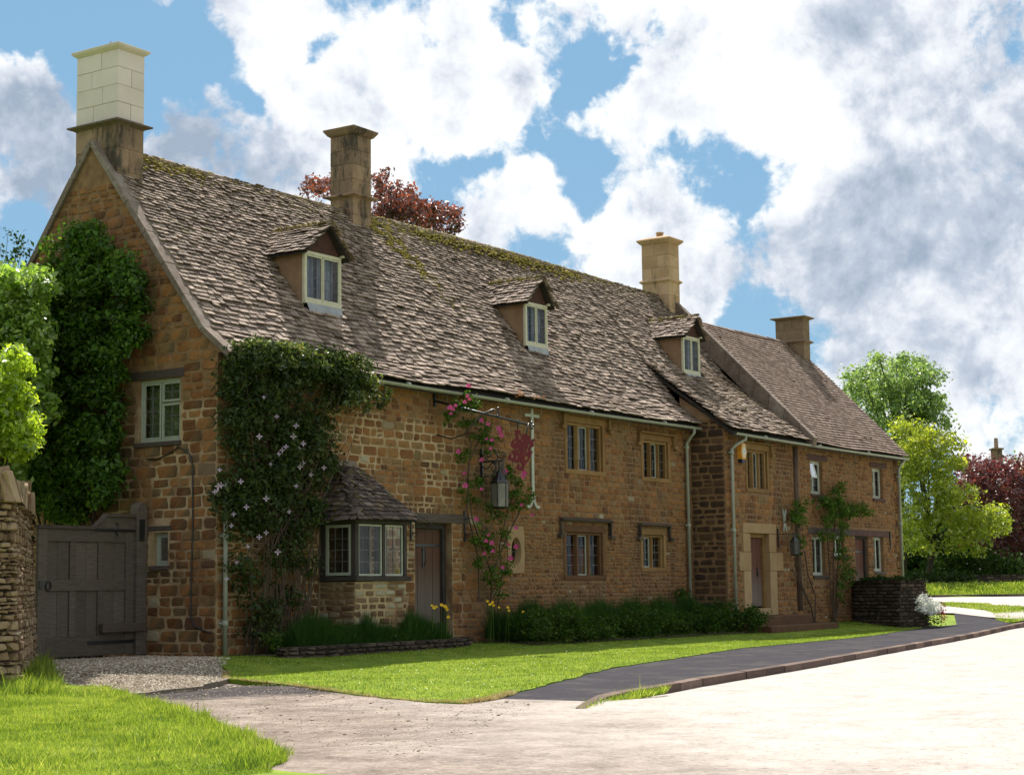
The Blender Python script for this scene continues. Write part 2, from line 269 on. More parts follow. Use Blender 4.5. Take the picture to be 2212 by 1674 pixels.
# ------------------------------------------------------------------ object helpers
def tag(o, label=None, cat=None, group=None, kind=None):
    if label: o['label'] = label
    if cat: o['category'] = cat
    if group: o['group'] = group
    if kind: o['kind'] = kind
    return o
def thing(name, loc, label, cat, group=None):
    o = bpy.data.objects.new(name, None); COL.objects.link(o); o.location = loc; o.empty_display_size = .2
    bpy.context.view_layer.update()
    return tag(o, label, cat, group)
def link(name, me, parent=None, loc=None):
    o = bpy.data.objects.new(name, me); COL.objects.link(o)
    if parent is not None:
        o.parent = parent
        p = Vector((0, 0, 0)); q = parent
        while q is not None: p += q.location; q = q.parent
        o.location = (Vector(loc) if loc is not None else Vector((0, 0, 0))) - p
    elif loc is not None: o.location = loc
    return o
class MB:
    def __init__(s): s.v = []; s.f = []
    def poly(s, pts, faces):
        k = len(s.v); s.v += [tuple(p) for p in pts]; s.f += [tuple(i+k for i in f) for f in faces]; return s
    def hexa(s, p):    # 8 points: bottom 4 then top 4
        return s.poly(p, [(3, 2, 1, 0), (4, 5, 6, 7), (0, 1, 5, 4), (1, 2, 6, 5), (2, 3, 7, 6), (3, 0, 4, 7)])
    def box(s, x0, x1, y0, y1, z0, z1):
        return s.hexa([(x0, y0, z0), (x1, y0, z0), (x1, y1, z0), (x0, y1, z0), (x0, y0, z1), (x1, y0, z1), (x1, y1, z1), (x0, y1, z1)])
    def tube(s, pts, rads, n=8, cap=True):
        pts = [Vector(p) for p in pts]
        if not hasattr(rads, '__len__'): rads = [rads]*len(pts)
        rings = []; ref = None
        for i, p in enumerate(pts):
            t = (pts[min(i+1, len(pts)-1)]-pts[max(i-1, 0)]).normalized()
            if ref is None: ref = Vector((0, 0, 1)) if abs(t.z) < .9 else Vector((1, 0, 0))
            a = t.cross(ref).normalized(); b = a.cross(t).normalized(); ref = b
            k = len(s.v)
            s.v += [tuple(p+(a*math.cos(2*PI*j/n)+b*math.sin(2*PI*j/n))*rads[i]) for j in range(n)]; rings.append(k)
        for r0, r1 in zip(rings, rings[1:]):
            s.f += [(r0+j, r0+(j+1) % n, r1+(j+1) % n, r1+j) for j in range(n)]
        if cap: s.f.append(tuple(rings[0]+j for j in range(n))[::-1]); s.f.append(tuple(rings[-1]+j for j in range(n)))
        return s
    def prism(s, pts, d):   # polygon extruded by vector d
        n = len(pts); d = Vector(d); k = len(s.v)
        s.v += [tuple(Vector(p)) for p in pts]+[tuple(Vector(p)+d) for p in pts]
        s.f += [tuple(k+i for i in range(n))[::-1], tuple(k+n+i for i in range(n))]+[(k+i, k+(i+1) % n, k+n+(i+1) % n, k+n+i) for i in range(n)]
        return s
    def blob(s, c, r, sx=1, sy=1, sz=1, j=.25):
        c = Vector(c); k = len(s.v)
        for d in ((1, 0, 0), (.5, .8, .1), (-.6, .7, 0), (-1, -.1, .1), (-.4, -.9, 0), (.6, -.75, .1), (0, 0, 1), (0, 0, -1)):
            q = r*(1+rnd.uniform(-j, j)); s.v.append((c.x+d[0]*q*sx, c.y+d[1]*q*sy, c.z+d[2]*q*sz))
        s.f += [(k+i, k+(i+1) % 6, k+6) for i in range(6)]+[(k+(i+1) % 6, k+i, k+7) for i in range(6)]
        return s
    def mesh(s, name, m, smooth=False):
        me = bpy.data.meshes.new(name); me.from_pydata(s.v, [], s.f); me.materials.append(m)
        if smooth: me.shade_smooth()
        me.update(); return me
    def build(s, name, m, parent=None, smooth=False, recalc=False, bevel=0):
        if not s.v: return None
        o = link(name, s.mesh(name, m, smooth), parent)
        if bevel:
            b = o.modifiers.new('b', 'BEVEL'); b.width = bevel; b.segments = 2; b.limit_method = 'ANGLE'
        return o
def local(o):
    """meshes are written in world coordinates; child offsets are undone by link()"""
    return o

# ------------------------------------------------------------------ pieces: wall stones and slates
def screen_size(c, a): return a/max(1., (Vector(c)-CAM).length)
class Pieces:
    """collects single pieces (stones, slates); the largest in view become parts, the rest one stuff part"""
    def __init__(s): s.L = []
    def add(s, v, f, owner, m): 
        c = Vector(v[0]); s.L.append((screen_size(c, (Vector(v[2])-Vector(v[0])).length), v, f, owner, m))
    def flush(s, name, cap=300, rest=None):
        L = sorted(s.L, key=lambda q: -q[0])
        for (_, v, f, owner, m) in L[:cap]:
            me = bpy.data.meshes.new(name); c = sum((Vector(p) for p in v), Vector())/len(v)
            me.from_pydata([tuple(Vector(p)-c) for p in v], [], f); me.materials.append(m)
            link(name, me, owner, c)
        grp = {}
        for (_, v, f, owner, m) in L[cap:]:
            b = grp.setdefault((owner.name, m.name), (MB(), owner, m))[0]; b.poly(v, f)
        for b, owner, m in grp.values():
            o = b.build(rest or name+'_courses', m, owner); o['kind'] = 'stuff'

def stone_piece(P, U0, U1, z0, z1, fr, proud, rag=.012):
    """one wall stone; fr(u,z,d) gives world position, d outward"""
    g = min((U1-U0), (z1-z0)); c = g*rnd.uniform(.10, .28)
    def j(q=rag): return rnd.uniform(-q, q)
    back = [(U0+c, z0), (U1-c, z0), (U1, z0+c), (U1, z1-c), (U1-c, z1), (U0+c, z1), (U0, z1-c), (U0, z0+c)]
    back = [(a+j(), b+j(rag*.7)) for a, b in back]
    mu = (U0+U1)/2; mz = (z0+z1)/2
    ins = 1-min(.3, .022/g*1.4)
    pts = [fr(a, b, -.012) for a, b in back]
    pts += [fr(mu+(a-mu)*ins, mz+(b-mz)*ins, proud+j(.006)) for a, b in back]
    pts.append(fr(mu+j(), mz+j(), proud+rnd.uniform(.0, .012)))
    f = [(i, (i+1) % 8, 8+(i+1) % 8, 8+i) for i in range(8)]+[(8+i, 8+(i+1) % 8, 16) for i in range(8)]
    return pts, f

def lay_wall(P, owner, fr, ur, z0, z1, holes, hfn, wfn, m, proud=.012, gap=.014, seed=1, pick=None, rag=.012, skip=None):
    """ur(z)->(u0,u1); holes: (u0,u1,z0,z1)"""
    r = random.Random(seed); z = z0
    while z < z1-.03:
        h = hfn(z, r)
        if z+h > z1: h = z1-z
        if h < .035: break
        a, b = ur(z+h/2)
        segs = [(a, b)]
        for (h0, h1, k0, k1) in holes:
            ov = min(z+h, k1)-max(z, k0)
            if ov > .35*h:
                ns = []
                for s0, s1 in segs:
                    if h1 <= s0 or h0 >= s1: ns.append((s0, s1)); continue
                    if h0 > s0+.03: ns.append((s0, h0))
                    if h1 < s1-.03: ns.append((h1, s1))
                segs = ns
        for s0, s1 in segs:
            u = s0
            while u < s1-.02:
                w = wfn(u, z, h, r)
                if u+w > s1-.09: w = s1-u
                if not (skip and skip(u+w/2, z+h/2)):
                    zz0, zz1 = z, z+h
                    sub = 1
                    if h > .17 and w < .3 and r.random() < .12: sub = 2
                    for q in range(sub):
                        y0 = z+h*q/sub; y1 = z+h*(q+1)/sub
                        v, f = stone_piece(P, u+gap/2, u+w-gap/2, y0+gap/2+r.uniform(0, gap*.5), y1-gap/2-r.uniform(0, gap*.5), fr, proud+r.uniform(-.3, .9)*max(proud, .012), rag)
                        P.add(v, f, owner, pick(u, z, r) if pick else m)
                u += w
        z += h

def wall_mesh(name, fr, us, zs, holes, thick, m, owner, reveal=True):
    """wall face cut round its openings, with reveals of the given depth"""
    us = sorted(set(us+[h[0] for h in holes]+[h[1] for h in holes])); zs = sorted(set(zs+[h[2] for h in holes]+[h[3] for h in holes]))
    b = MB()
    for u0, u1 in zip(us, us[1:]):
        for z0, z1 in zip(zs, zs[1:]):
            cu, cz = (u0+u1)/2, (z0+z1)/2
            if any(h[0] < cu < h[1] and h[2] < cz < h[3] for h in holes): continue
            b.poly([fr(u0, z0, 0), fr(u1, z0, 0), fr(u1, z1, 0), fr(u0, z1, 0)], [(0, 1, 2, 3)])
            b.poly([fr(u0, z0, -thick), fr(u1, z0, -thick), fr(u1, z1, -thick), fr(u0, z1, -thick)], [(3, 2, 1, 0)])
    for (u0, u1, z0, z1) in holes:
        for (a, c) in (((u0, z0), (u1, z0)), ((u1, z0), (u1, z1)), ((u1, z1), (u0, z1)), ((u0, z1), (u0, z0))):
            b.poly([fr(*a, 0), fr(*c, 0), fr(*c, -thick), fr(*a, -thick)], [(0, 1, 2, 3)])
    o = b.build(name, m, owner); return o

def slates(P, owner, mp, S, ur, sp, wd, th, m, seed=1, skip=None, wild=1.0):
    """mp(u,s)->(pos,normal) with s up the slope; ur(s)->(u0,u1)"""
    r = random.Random(seed); s = -.03
    while s < S:
        d = sp(s); u, u1 = ur(s); u -= r.uniform(0, .12)
        while u < u1:
            w = wd(s)*r.uniform(.65, 1.4); 
            if u+w > u1+.04: w = u1-u+.02
            if w < .05: break
            if not (skip and skip(u+w/2, s+d/2)):
                L = d*1.7; t = th(s)*(1+r.uniform(-.35, .45)*wild)
                q0 = r.uniform(-.07, .07); ds = [(q0+r.uniform(-.04, .04))*d*wild for _ in range(2)]
                lift = t*1.0+.036+(r.random() < .08*wild)*.02; tw = r.uniform(-.003, .003)*wild
                c = min(w*.1, .02)*r.random()
                g = .004
                pts = []
                for k in (0, 1):
                    for (uu, ss, hh) in ((u+g+c, s+ds[0], lift+tw), (u+w-g-c*r.random(), s+ds[1], lift-tw), (u+w-g, min(s+L, S), .006+tw), (u+g, min(s+L, S), .006)):
                        p, n = mp(uu, ss+.018*math.sin(uu*1.9+s*2)*wild); pts.append(p+n*(hh+k*t))
                P.add(pts, [(0, 1, 5, 4), (1, 2, 6, 5), (3, 0, 4, 7), (4, 5, 6, 7), (3, 2, 1, 0)], owner, m)
            u += w
        s += d

# ------------------------------------------------------------------ leaves
def leaf_mesh(name, cen, size, nrm, m, aspect=.55, bend=.25, sjit=.35):
    """cen (N,3), nrm (N,3): diamond leaves made of two triangles"""
    N = len(cen); cen = np.asarray(cen, float); nrm = np.asarray(nrm, float)
    nrm = nrm/np.maximum(1e-6, np.linalg.norm(nrm, axis=1))[:, None]
    t = rng.normal(size=(N, 3)); t -= (t*nrm).sum(1)[:, None]*nrm; t /= np.maximum(1e-6, np.linalg.norm(t, axis=1))[:, None]
    b = np.cross(nrm, t)
    s = (np.asarray(size)*np.exp(rng.normal(size=N)*sjit))[:, None]
    V = np.empty((N, 4, 3)); 
    V[:, 0] = cen-t*s*.5; V[:, 2] = cen+t*s*.5-nrm*s*bend*.3
    V[:, 1] = cen+b*s*.5*aspect+nrm*s*bend*.3; V[:, 3] = cen-b*s*.5*aspect+nrm*s*bend*.3
    return quads_mesh(name, V.reshape(-1, 3), 4, N, m)
def quads_mesh(name, V, k, N, m):
    me = bpy.data.meshes.new(name)
    me.vertices.add(N*k); me.vertices.foreach_set('co', V.astype(np.float32).ravel())
    me.loops.add(N*k); me.loops.foreach_set('vertex_index', np.arange(N*k, dtype=np.int32))
    me.polygons.add(N); me.polygons.foreach_set('loop_start', np.arange(0, N*k, k, dtype=np.int32))
    try: me.polygons.foreach_set('loop_total', np.full(N, k, dtype=np.int32))
    except Exception: pass
    me.materials.append(m); me.update(calc_edges=True); me.validate(); return me
def crown(clumps, per, leaf, m, name='foliage', out=.7, fill=.55, squash=.8):
    """clumps: (x,y,z,r). Leaves crowd towards each clump's skin so gaps stay between the clumps"""
    C_, N_ = [], []
    for (x, y, z, r) in clumps:
        n = int(per*(r*r)); d = rng.normal(size=(n, 3)); d /= np.linalg.norm(d, axis=1)[:, None]
        rad = r*(fill+(1-fill)*rng.random(n)**.6)*(1+.25*rng.normal(size=n)*.6)
        p = d*rad[:, None]; p[:, 2] *= squash
        C_.append(p+np.array([x, y, z])); N_.append(d*out+rng.normal(size=(n, 3))*.6+np.array([0, 0, .35]))
    return leaf_mesh(name, np.concatenate(C_), leaf, np.concatenate(N_), m)
def clump_cloud(c, rad, n, rr, seed=1, keep=None):
    """n clumps spread through an ellipsoid (c, rad)"""
    r = random.Random(seed); L = []
    while len(L) < n:
        d = Vector((r.gauss(0, 1), r.gauss(0, 1), r.gauss(0, 1))).normalized()*(r.random()**.45)
        p = Vector((c[0]+d.x*rad[0], c[1]+d.y*rad[1], c[2]+d.z*rad[2]))
        if keep and not keep(p): continue
        L.append((p.x, p.y, p.z, rr*r.uniform(.6, 1.35)))
    return L
def limbs(mb, base, clumps, r0, seed=1, n=14, split=.45):
    r = random.Random(seed); base = Vector(base)
    cz = sum(c[2] for c in clumps)/len(clumps); cx = sum(c[0] for c in clumps)/len(clumps); cy = sum(c[1] for c in clumps)/len(clumps)
    top = Vector((cx, cy, cz)); s = base.lerp(top, split)
    pts = [base, base.lerp(s, .5)+Vector((r.uniform(-.1, .1), r.uniform(-.1, .1), 0)), s, s.lerp(top, .6), top]
    mb.tube(pts, [r0, r0*.8, r0*.65, r0*.4, r0*.12], 8)
    for k in range(n):
        c = Vector(r.choice(clumps)[:3]); a = base.lerp(top, r.uniform(split*.8, .85))
        m_ = a.lerp(c, .5)+Vector((0, 0, (c-a).length*.12))
        mb.tube([a, m_, c], [r0*.3, r0*.18, r0*.05], 5)
def tree(name, label, clumps, base, per, leaf, lm, r0=.2, seed=1, group=None, n=14, split=.45, fill=.4):
    t = thing(name, base, label, 'tree', group)
    mb = MB(); limbs(mb, base, clumps, r0, seed, n, split); mb.build('trunk', M['bark'], t, True)
    link('crown', crown(clumps, per, leaf, lm, 'crown', fill=fill), t)
    return t

# ------------------------------------------------------------------ ground
DH = Vector((math.cos(YAW), math.sin(YAW)))
def sstep(t): t = max(0., min(1., t)); return t*t*(3-2*t)
def gz(x, y):
    D = (x-CAM.x)*DH.x+(y-CAM.y)*DH.y
    z = -.2+.16*sstep((y+3.2)/2.4)
    if D > 45: z += .0075*(min(D, 97)-45)
    if D > 97: z += .62*sstep((D-97)/8)+.004*(D-97)
    return z
def rz(x, y): return gz(x, y)-.11*sstep((x+6)/3.5)*sstep((-y+2)/4)*max(sstep((-y-6)/2.5), sstep(x/4))-.07*sstep((y+5.2)/1.2)
def densify(poly, step=.5, jit=.0, seed=3):
    r = random.Random(seed); out = []
    for a, b in zip(poly, poly[1:]+poly[:1]):
        n = max(1, int(math.dist(a, b)/step))
        for i in range(n):
            t = i/n; out.append((a[0]+(b[0]-a[0])*t+r.uniform(-jit, jit), a[1]+(b[1]-a[1])*t+r.uniform(-jit, jit)))
    return out
import bmesh
def sheet(name, poly, off, m, cell=1.5, zf=gz, kind='structure', skirt=0):
    bm = bmesh.new(); vs = [bm.verts.new((x, y, 0)) for x, y in poly]; bm.faces.new(vs)
    xs = [p[0] for p in poly]; ys = [p[1] for p in poly]
    for ax, lo, hi in ((0, min(xs), max(xs)), (1, min(ys), max(ys))):
        k = lo+cell
        while k < hi:
            co = [0, 0, 0]; no = [0, 0, 0]; co[ax] = k; no[ax] = 1
            bmesh.ops.bisect_plane(bm, geom=bm.verts[:]+bm.edges[:]+bm.faces[:], plane_co=co, plane_no=no)
            k += cell
    bmesh.ops.triangulate(bm, faces=bm.faces[:])
    for v in bm.verts: v.co.z = zf(v.co.x, v.co.y)+off
    bmesh.ops.recalc_face_normals(bm, faces=bm.faces[:])
    me = bpy.data.meshes.new(name); bm.to_mesh(me); bm.free()
    if me.polygons and me.polygons[0].normal.z < 0: me.flip_normals()
    if skirt:
        b2 = MB(); n = len(poly)
        for i in range(n):
            (x0, y0), (x1, y1) = poly[i], poly[(i+1) % n]
            z0 = zf(x0, y0)+off; z1 = zf(x1, y1)+off
            b2.poly([(x0, y0, z0), (x1, y1, z1), (x1, y1, z1-skirt), (x0, y0, z0-skirt)], [(0, 1, 2, 3)])
        b2.build(name+'_edge', m)['kind'] = kind
    me.materials.append(m); o = link(name, me); o['kind'] = kind; return o
def inpoly(P_, poly):
    x, y = P_[:, 0], P_[:, 1]; res = np.zeros(len(P_), bool); n = len(poly)
    for i in range(n):
        (x1, y1), (x2, y2) = poly[i], poly[(i+1) % n]
        c = ((y1 > y) != (y2 > y)); xi = (x2-x1)*(y-y1)/((y2-y1) if y2 != y1 else 1e-9)+x1
        res ^= c & (x < xi)
    return res
def scatter(poly, n):
    xs = [p[0] for p in poly]; ys = [p[1] for p in poly]; out = []
    k = 0
    while k < n:
        q = rng.random((n*2, 2))*[max(xs)-min(xs), max(ys)-min(ys)]+[min(xs), min(ys)]
        q = q[inpoly(q, poly)]; out.append(q); k += len(q)
        if len(q) == 0: break
    return np.concatenate(out)[:n]
def grass(name, poly, n, h, off=.0, w=.006, lean=.5, m=None, label=None, patch=True):
    q = scatter(poly, n); N = len(q)
    z = np.array([gz(a, b) for a, b in q])+off
    hh = h*np.exp(rng.normal(size=N)*.35)
    if patch:
        hh *= .65+.7*(np.sin(q[:, 0]*2.1+np.sin(q[:, 1]*1.7)*2)*np.sin(q[:, 1]*2.6+q[:, 0]) > .55)*rng.random(N)+.25
    a = rng.random(N)*2*PI; ww = w*(1+rng.random(N))
    V = np.empty((N, 3, 3)); dx, dy = np.cos(a), np.sin(a)
    V[:, 0] = np.stack([q[:, 0]-dx*ww, q[:, 1]-dy*ww, z-.01], 1); V[:, 1] = np.stack([q[:, 0]+dx*ww, q[:, 1]+dy*ww, z-.01], 1)
    l = rng.normal(size=(N, 2))*lean*.5
    V[:, 2] = np.stack([q[:, 0]+l[:, 0]*hh, q[:, 1]+l[:, 1]*hh, z+hh], 1)
    o = link(name, quads_mesh(name, V.reshape(-1, 3), 3, N, m or M['grass'])); o['kind'] = 'stuff'
    if label: o['label'] = label
    return o

M['turf'] = mat('turf', [(.25, (.07, .12, .008)), (.5, (.15, .22, .012)), (.75, (.25, .30, .03))], 2.2, 9, 1, .6, 60, 0, spots=[((.22, .19, .05), 2.1, .60, .5), ((.035, .06, .008), 6, .58, .6)])
M['road'] = mat('pale_tarmac', [(.25, (.26, .215, .185)), (.5, (.36, .31, .275)), (.75, (.43, .385, .35))], 1.2, 12, .8, .7, 55, 0,
                spots=[((.15, .125, .11), 60, .64, .45), ((.56, .52, .48), 45, .6, .5)], bdist=.01)
def road_mat():
    """pale worn lane surface, browner and rougher where the drive joins"""
    m = bpy.data.materials.new('lane_surface'); m.use_nodes = True; T = NT(m.node_tree); b = T.n['Principled BSDF']
    co = T.new('ShaderNodeTexCoord').outputs['Object']; sp = T.new('ShaderNodeSeparateXYZ'); T.put(sp.inputs[0], co)
    v = T.math('ADD', T.math('MULTIPLY', T.math('ADD', sp.outputs[0], 6.0), .64), T.math('MULTIPLY', T.math('ADD', sp.outputs[1], 11.4), -.77))
    v = T.math('ADD', v, T.math('MULTIPLY', T.math('SUBTRACT', T.noise(co, .35, 6, .6), .5), 5.))
    f = T.smooth(v, -3.5, 2.0)
    n = T.math('ADD', T.math('MULTIPLY', T.noise(co, 2.2, 8, .68), .55), T.math('MULTIPLY', T.noise(co, 13, 6, .75), .45))
    drive = T.ramp(n, [(.36, (.09, .068, .055)), (.5, (.20, .158, .13)), (.64, (.33, .27, .225))])
    lane = T.ramp(n, [(.34, (.29, .25, .22)), (.5, (.40, .36, .325)), (.66, (.48, .435, .40))])
    c = T.mix(f, drive, lane)
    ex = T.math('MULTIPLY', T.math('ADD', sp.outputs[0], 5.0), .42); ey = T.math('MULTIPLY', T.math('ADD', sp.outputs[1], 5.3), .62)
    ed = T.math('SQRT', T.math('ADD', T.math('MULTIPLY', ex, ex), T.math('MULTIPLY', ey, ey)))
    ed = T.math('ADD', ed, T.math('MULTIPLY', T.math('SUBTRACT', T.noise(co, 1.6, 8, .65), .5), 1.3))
    c = T.mix(T.smooth(ed, .85, 1.45, .95, 0.), c, T.ramp(n, [(.36, (.018, .015, .018)), (.55, (.034, .029, .031)), (.68, (.10, .085, .075))]))  # darker tarmac, with the shade across the drive mouth painted into its colour
    c = T.mix(T.smooth(T.noise(co, 17, 4, .7), .60, .66, 0., .6), c, (.06, .048, .04))
    c = T.mix(T.smooth(T.noise(T.vmath('ADD', co, (7., 3., 0.)), 20, 4, .7), .61, .67, 0., .55), c, (.6, .56, .5))
    c = T.mix(T.smooth(T.noise(co, .8, 8, .7), .56, .70, 0., .35), c, (.16, .13, .11))
    T.put(b.inputs['Base Color'], c); b.inputs['Roughness'].default_value = .95; b.inputs['Specular IOR Level'].default_value = .1
    bp = T.new('ShaderNodeBump'); bp.inputs['Strength'].default_value = .9; bp.inputs['Distance'].default_value = .012
    T.put(bp.inputs['Height'], T.noise(co, 40, 8, .7)); T.l.new(bp.outputs[0], b.inputs['Normal'])
    return m
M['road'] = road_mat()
M['path'] = mat('dark_tarmac', [(.25, (.018, .016, .021)), (.6, (.028, .025, .032)), (.85, (.042, .038, .046))], 3, 10, .85, .5, 90, 0, spots=[((.085, .075, .075), 22, .60, .7), ((.012, .011, .013), 15, .60, .7), ((.055, .048, .046), 1.2, .52, .6)], bdist=.008, spec=.08)
M['patch'] = mat('worn_dark_tarmac', [(.3, (.035, .030, .032)), (.5, (.075, .062, .058)), (.68, (.17, .14, .12))], 1.3, 12, .85, .6, 70, 0, spots=[((.25, .22, .19), 40, .62, .6)], bdist=.01)
M['kerb'] = mat('red_brown_kerb', [(.25, (.06, .036, .028)), (.6, (.11, .07, .054)), (.85, (.19, .13, .10))], 6, 8, .9, .5, 50, .5, spots=[((.05, .06, .02), 4, .6, .5)])
M['gravel'] = mat('limestone_chips', [(.15, (.17, .125, .08)), (.5, (.34, .27, .19)), (.8, (.52, .45, .36))], 9, 3, .95, 0, 40, .85)
M['gravelbed'] = mat('gravel_bed', [(.3, (.10, .08, .055)), (.7, (.26, .21, .155))], 22, 8, .95, .8, 40)
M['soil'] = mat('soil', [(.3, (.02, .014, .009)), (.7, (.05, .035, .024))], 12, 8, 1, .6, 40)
M['field'] = mat('field_grass', [(.25, (.05, .09, .010)), (.75, (.11, .17, .02))], .6, 9, 1)

# base terrain
b = MB(); xs = [-400, -200, -100, -60]+list(range(-40, 61, 5))+list(range(65, 181, 5))+[200, 250, 350, 600, 1000]
ys = [-400, -150, -80, -50]+list(range(-40, 81, 5))+[100, 130, 200, 350, 700, 1000]
b.v = [(x, y, gz(x, y)-.3 if x < 62 else gz(x, y)-.05) for x in xs for y in ys]
b.f = [(i*len(ys)+j, (i+1)*len(ys)+j, (i+1)*len(ys)+j+1, i*len(ys)+j+1) for i in range(len(xs)-1) for j in range(len(ys)-1)]
b.build('ground', M['field'], None, True)['kind'] = 'structure'
def G(px, py, z=-.2):
    p = at(px, py, 2, z); return (p.x, p.y)
kerbL = [G(1243, 1530), G(1262, 1517), G(1290, 1503), G(1330, 1494), G(1400, 1483), G(1500, 1465), G(1750, 1426), G(2000, 1384), (31.6, -4.43), (41, -2.9), (52, -2.5)]
laned = [G(490, 1437, -.05), G(485, 1455, -.12), G(510, 1468), G(640, 1482), G(800, 1505), G(920, 1517), G(1000, 1520), G(1060, 1512), G(1120, 1495), G(1310, 1445), G(1600, 1400), G(1850, 1377), (25.9, -3.35), (26.2, -2.6)]
lawn = laned+[(26.2, -.5), (18.1, -.5), (17.9, .3), (.2, .3)]
lawn = densify(lawn, .35, .05, 3)
roadp = [(52, -2.6), (60, -2), (75, 2), (76, -5), (62, -9), (30, -13), (0, -19.5), (-20, -30), (-60, -52), (-60, 6), (-12, 8), (-1, 8), (-1, .2), (1.0, .2), (2, -4), (0, -8.2), (-4, -10.3)]+kerbL[2:]
sheet('opposite_verge', densify([(76, -5.2), (62, -9.2), (30, -13.2), (0, -19.7), (-20, -30.2), (-60, -52.2), (-60, -120), (120, -120), (120, -5)], 4, 0), -.02, M['turf'], 6.0, gz)
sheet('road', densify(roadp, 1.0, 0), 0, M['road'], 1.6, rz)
pathp = laned[6:]+[(26.2, -2.4), (27.2, -3.35), (29, -3.2), (33.6, -1.5), (39, .5), (45, 3.5), (49, 5.5)]+[(49.5, 5.0), (44.6, 2.2), (38, -1.4), (33.4, -3.1), (30.4, -4.45)]
pathp = pathp+[(25, -5.55), (15.9, -7.15)]+[(x, y) for x, y in reversed(kerbL[:7])]
sheet('path', densify(pathp, .8, 0), -.004, M['path'], 1.5, gz)
sheet('lawn', lawn, .012, M['turf'], 1.0, gz, skirt=.16)
sheet('verge_base', densify([(26.2, -2.6), (27.1, -3.4), (30.4, -4.5), (41, -2.95), (55, 2), (62, 9), (56, 9.5), (45, 5.5), (31, 2.5), (31, -.9), (26.2, -.9)], 1, 0), -.03, M['turf'], 1.5, gz)
vt = [(30.44, -4.35), (33.3, -3.0), (38, -1.3), (44.6, 2.3), (49.5, 5.1), (55.2, 6.7), (52, 3.5), (47.9, 1.9), (44, -1.2), (41, -2.75), (35, -3.75)]
sheet('verge', densify(vt, .5, .04), .014, M['turf'], 1.0, gz)
# kerb stones
kb = bpy.data.objects.new('kerb', None); COL.objects.link(kb); kb['kind'] = 'structure'; kb.location = (*kerbL[0], -.2)
kp = densify(kerbL, .92, 0); kp = kp[:kp.index(kerbL[-1])]
for a, c in zip(kp, kp[1:]):
    a = Vector(a); c = Vector(c)
    if (c-a).length > 3: continue
    d = (c-a).normalized(); n = Vector((d.y, -d.x))*(.13+rnd.uniform(-.012, .012)); e = d*.012
    za, zc = gz(*a)+.012+rnd.uniform(-.004, .004), gz(*c)+.012
    q = [a+e, c-e, c-e+n, a+e+n]
    ms = MB(); ms.hexa([(p.x, p.y, gz(p.x, p.y)-.2) for p in q]+[(q[0].x, q[0].y, za), (q[1].x, q[1].y, zc), (q[2].x, q[2].y, zc-.012), (q[3].x, q[3].y, za-.012)])
    ms.build('kerb_stone', M['kerb'], kb)
# far road, its kerb and the bank beyond
fr_ = []
for (px, D) in ((1940, 60), (2040, 60), (2130, 58), (2212, 56), (2500, 52)): p = dep(px, 1300, D); fr_.append((p.x, p.y))
for (px, D) in ((2500, 94), (2212, 95), (2100, 96), (2000, 96), (1900, 96)): p = dep(px, 1290, D); fr_.append((p.x, p.y))
sheet('far_road', densify(fr_, 3, 0), .02, M['road'], 4.0, gz)
b = MB(); pv = None
for px in range(1860, 2520, 20):
    p = dep(px, 1290, 96.3); q = dep(px, 1290, 96.6)
    if pv:
        a, c = pv
        b.hexa([(a.x, a.y, gz(a.x, a.y)-.1), (p.x, p.y, gz(p.x, p.y)-.1), (q.x, q.y, gz(q.x, q.y)-.1), (c.x, c.y, gz(c.x, c.y)-.1),
                (a.x, a.y, gz(a.x, a.y)+.14), (p.x, p.y, gz(p.x, p.y)+.14), (q.x, q.y, gz(q.x, q.y)+.14), (c.x, c.y, gz(c.x, c.y)+.14)])
    pv = (p, q)
b.build('far_kerb', M['kerb'])['kind'] = 'structure'
# gravel apron and grass bank on the left
gl = [(-2.6, 1.9), (.0, 1.7), (-.2, -.1), (-.6, -.9), (-1.9, -2.0), (-3.2, -3.3), (-5.0, -4.5), (-6.9, -4.9), (-7.6, -5.3), (-7.4, -4.0), (-6.2, -2.6), (-4.2, .0)]
gl = densify(gl, .4, .08, 5)
sheet('gravel_apron', gl, .010, M['gravelbed'], .8, gz, skirt=.2)
gp = [(-5.55, -1.9), G(245, 1500, -.25), G(330, 1527, -.25), G(430, 1560, -.25), G(500, 1592, -.25), G(560, 1618, -.25), G(612, 1645, -.25), G(585, 1680, -.25), (-14.0, -16), (-60, -36), (-60, 9), (-3.1, 9), (-3.1, 2.2), (-5.9, -1.6)]
gp = densify(gp, .35, .06, 6)
def gb(x, y): return gz(x, y)+.0
sheet('grass_bank', gp, .022, M['turf'], 1.2, gb, skirt=.16)
sheet('bed_soil', densify([(.3, 0), (.3, -1.15), (6.3, -1.1), (6.3, -.3), (7.4, -.3), (7.8, -1.7), (17.9, -1.9), (18.0, 0)], .5, .02), .03, M['soil'], 1.2, gz)

# ------------------------------------------------------------------ building blocks
class Fr:
    """wall frame: u along the wall, z up, d outward"""
    def __init__(s, o, u, n): s.o = Vector(o); s.u = Vector(u); s.n = Vector(n)
    def __call__(s, u, z, d): return s.o+s.u*u+s.n*d+Vector((0, 0, z))
    def box(s, mb, u0, u1, z0, z1, d0, d1):
        mb.hexa([s(u0, z0, d0), s(u1, z0, d0), s(u1, z0, d1), s(u0, z0, d1), s(u0, z1, d0), s(u1, z1, d0), s(u1, z1, d1), s(u0, z1, d1)])
def fbox(fr, name, m, parent, u0, u1, z0, z1, d0, d1, bevel=0.004):
    b = MB(); fr.box(b, u0, u1, z0, z1, d0, d1); return b.build(name, m, parent, bevel=bevel)

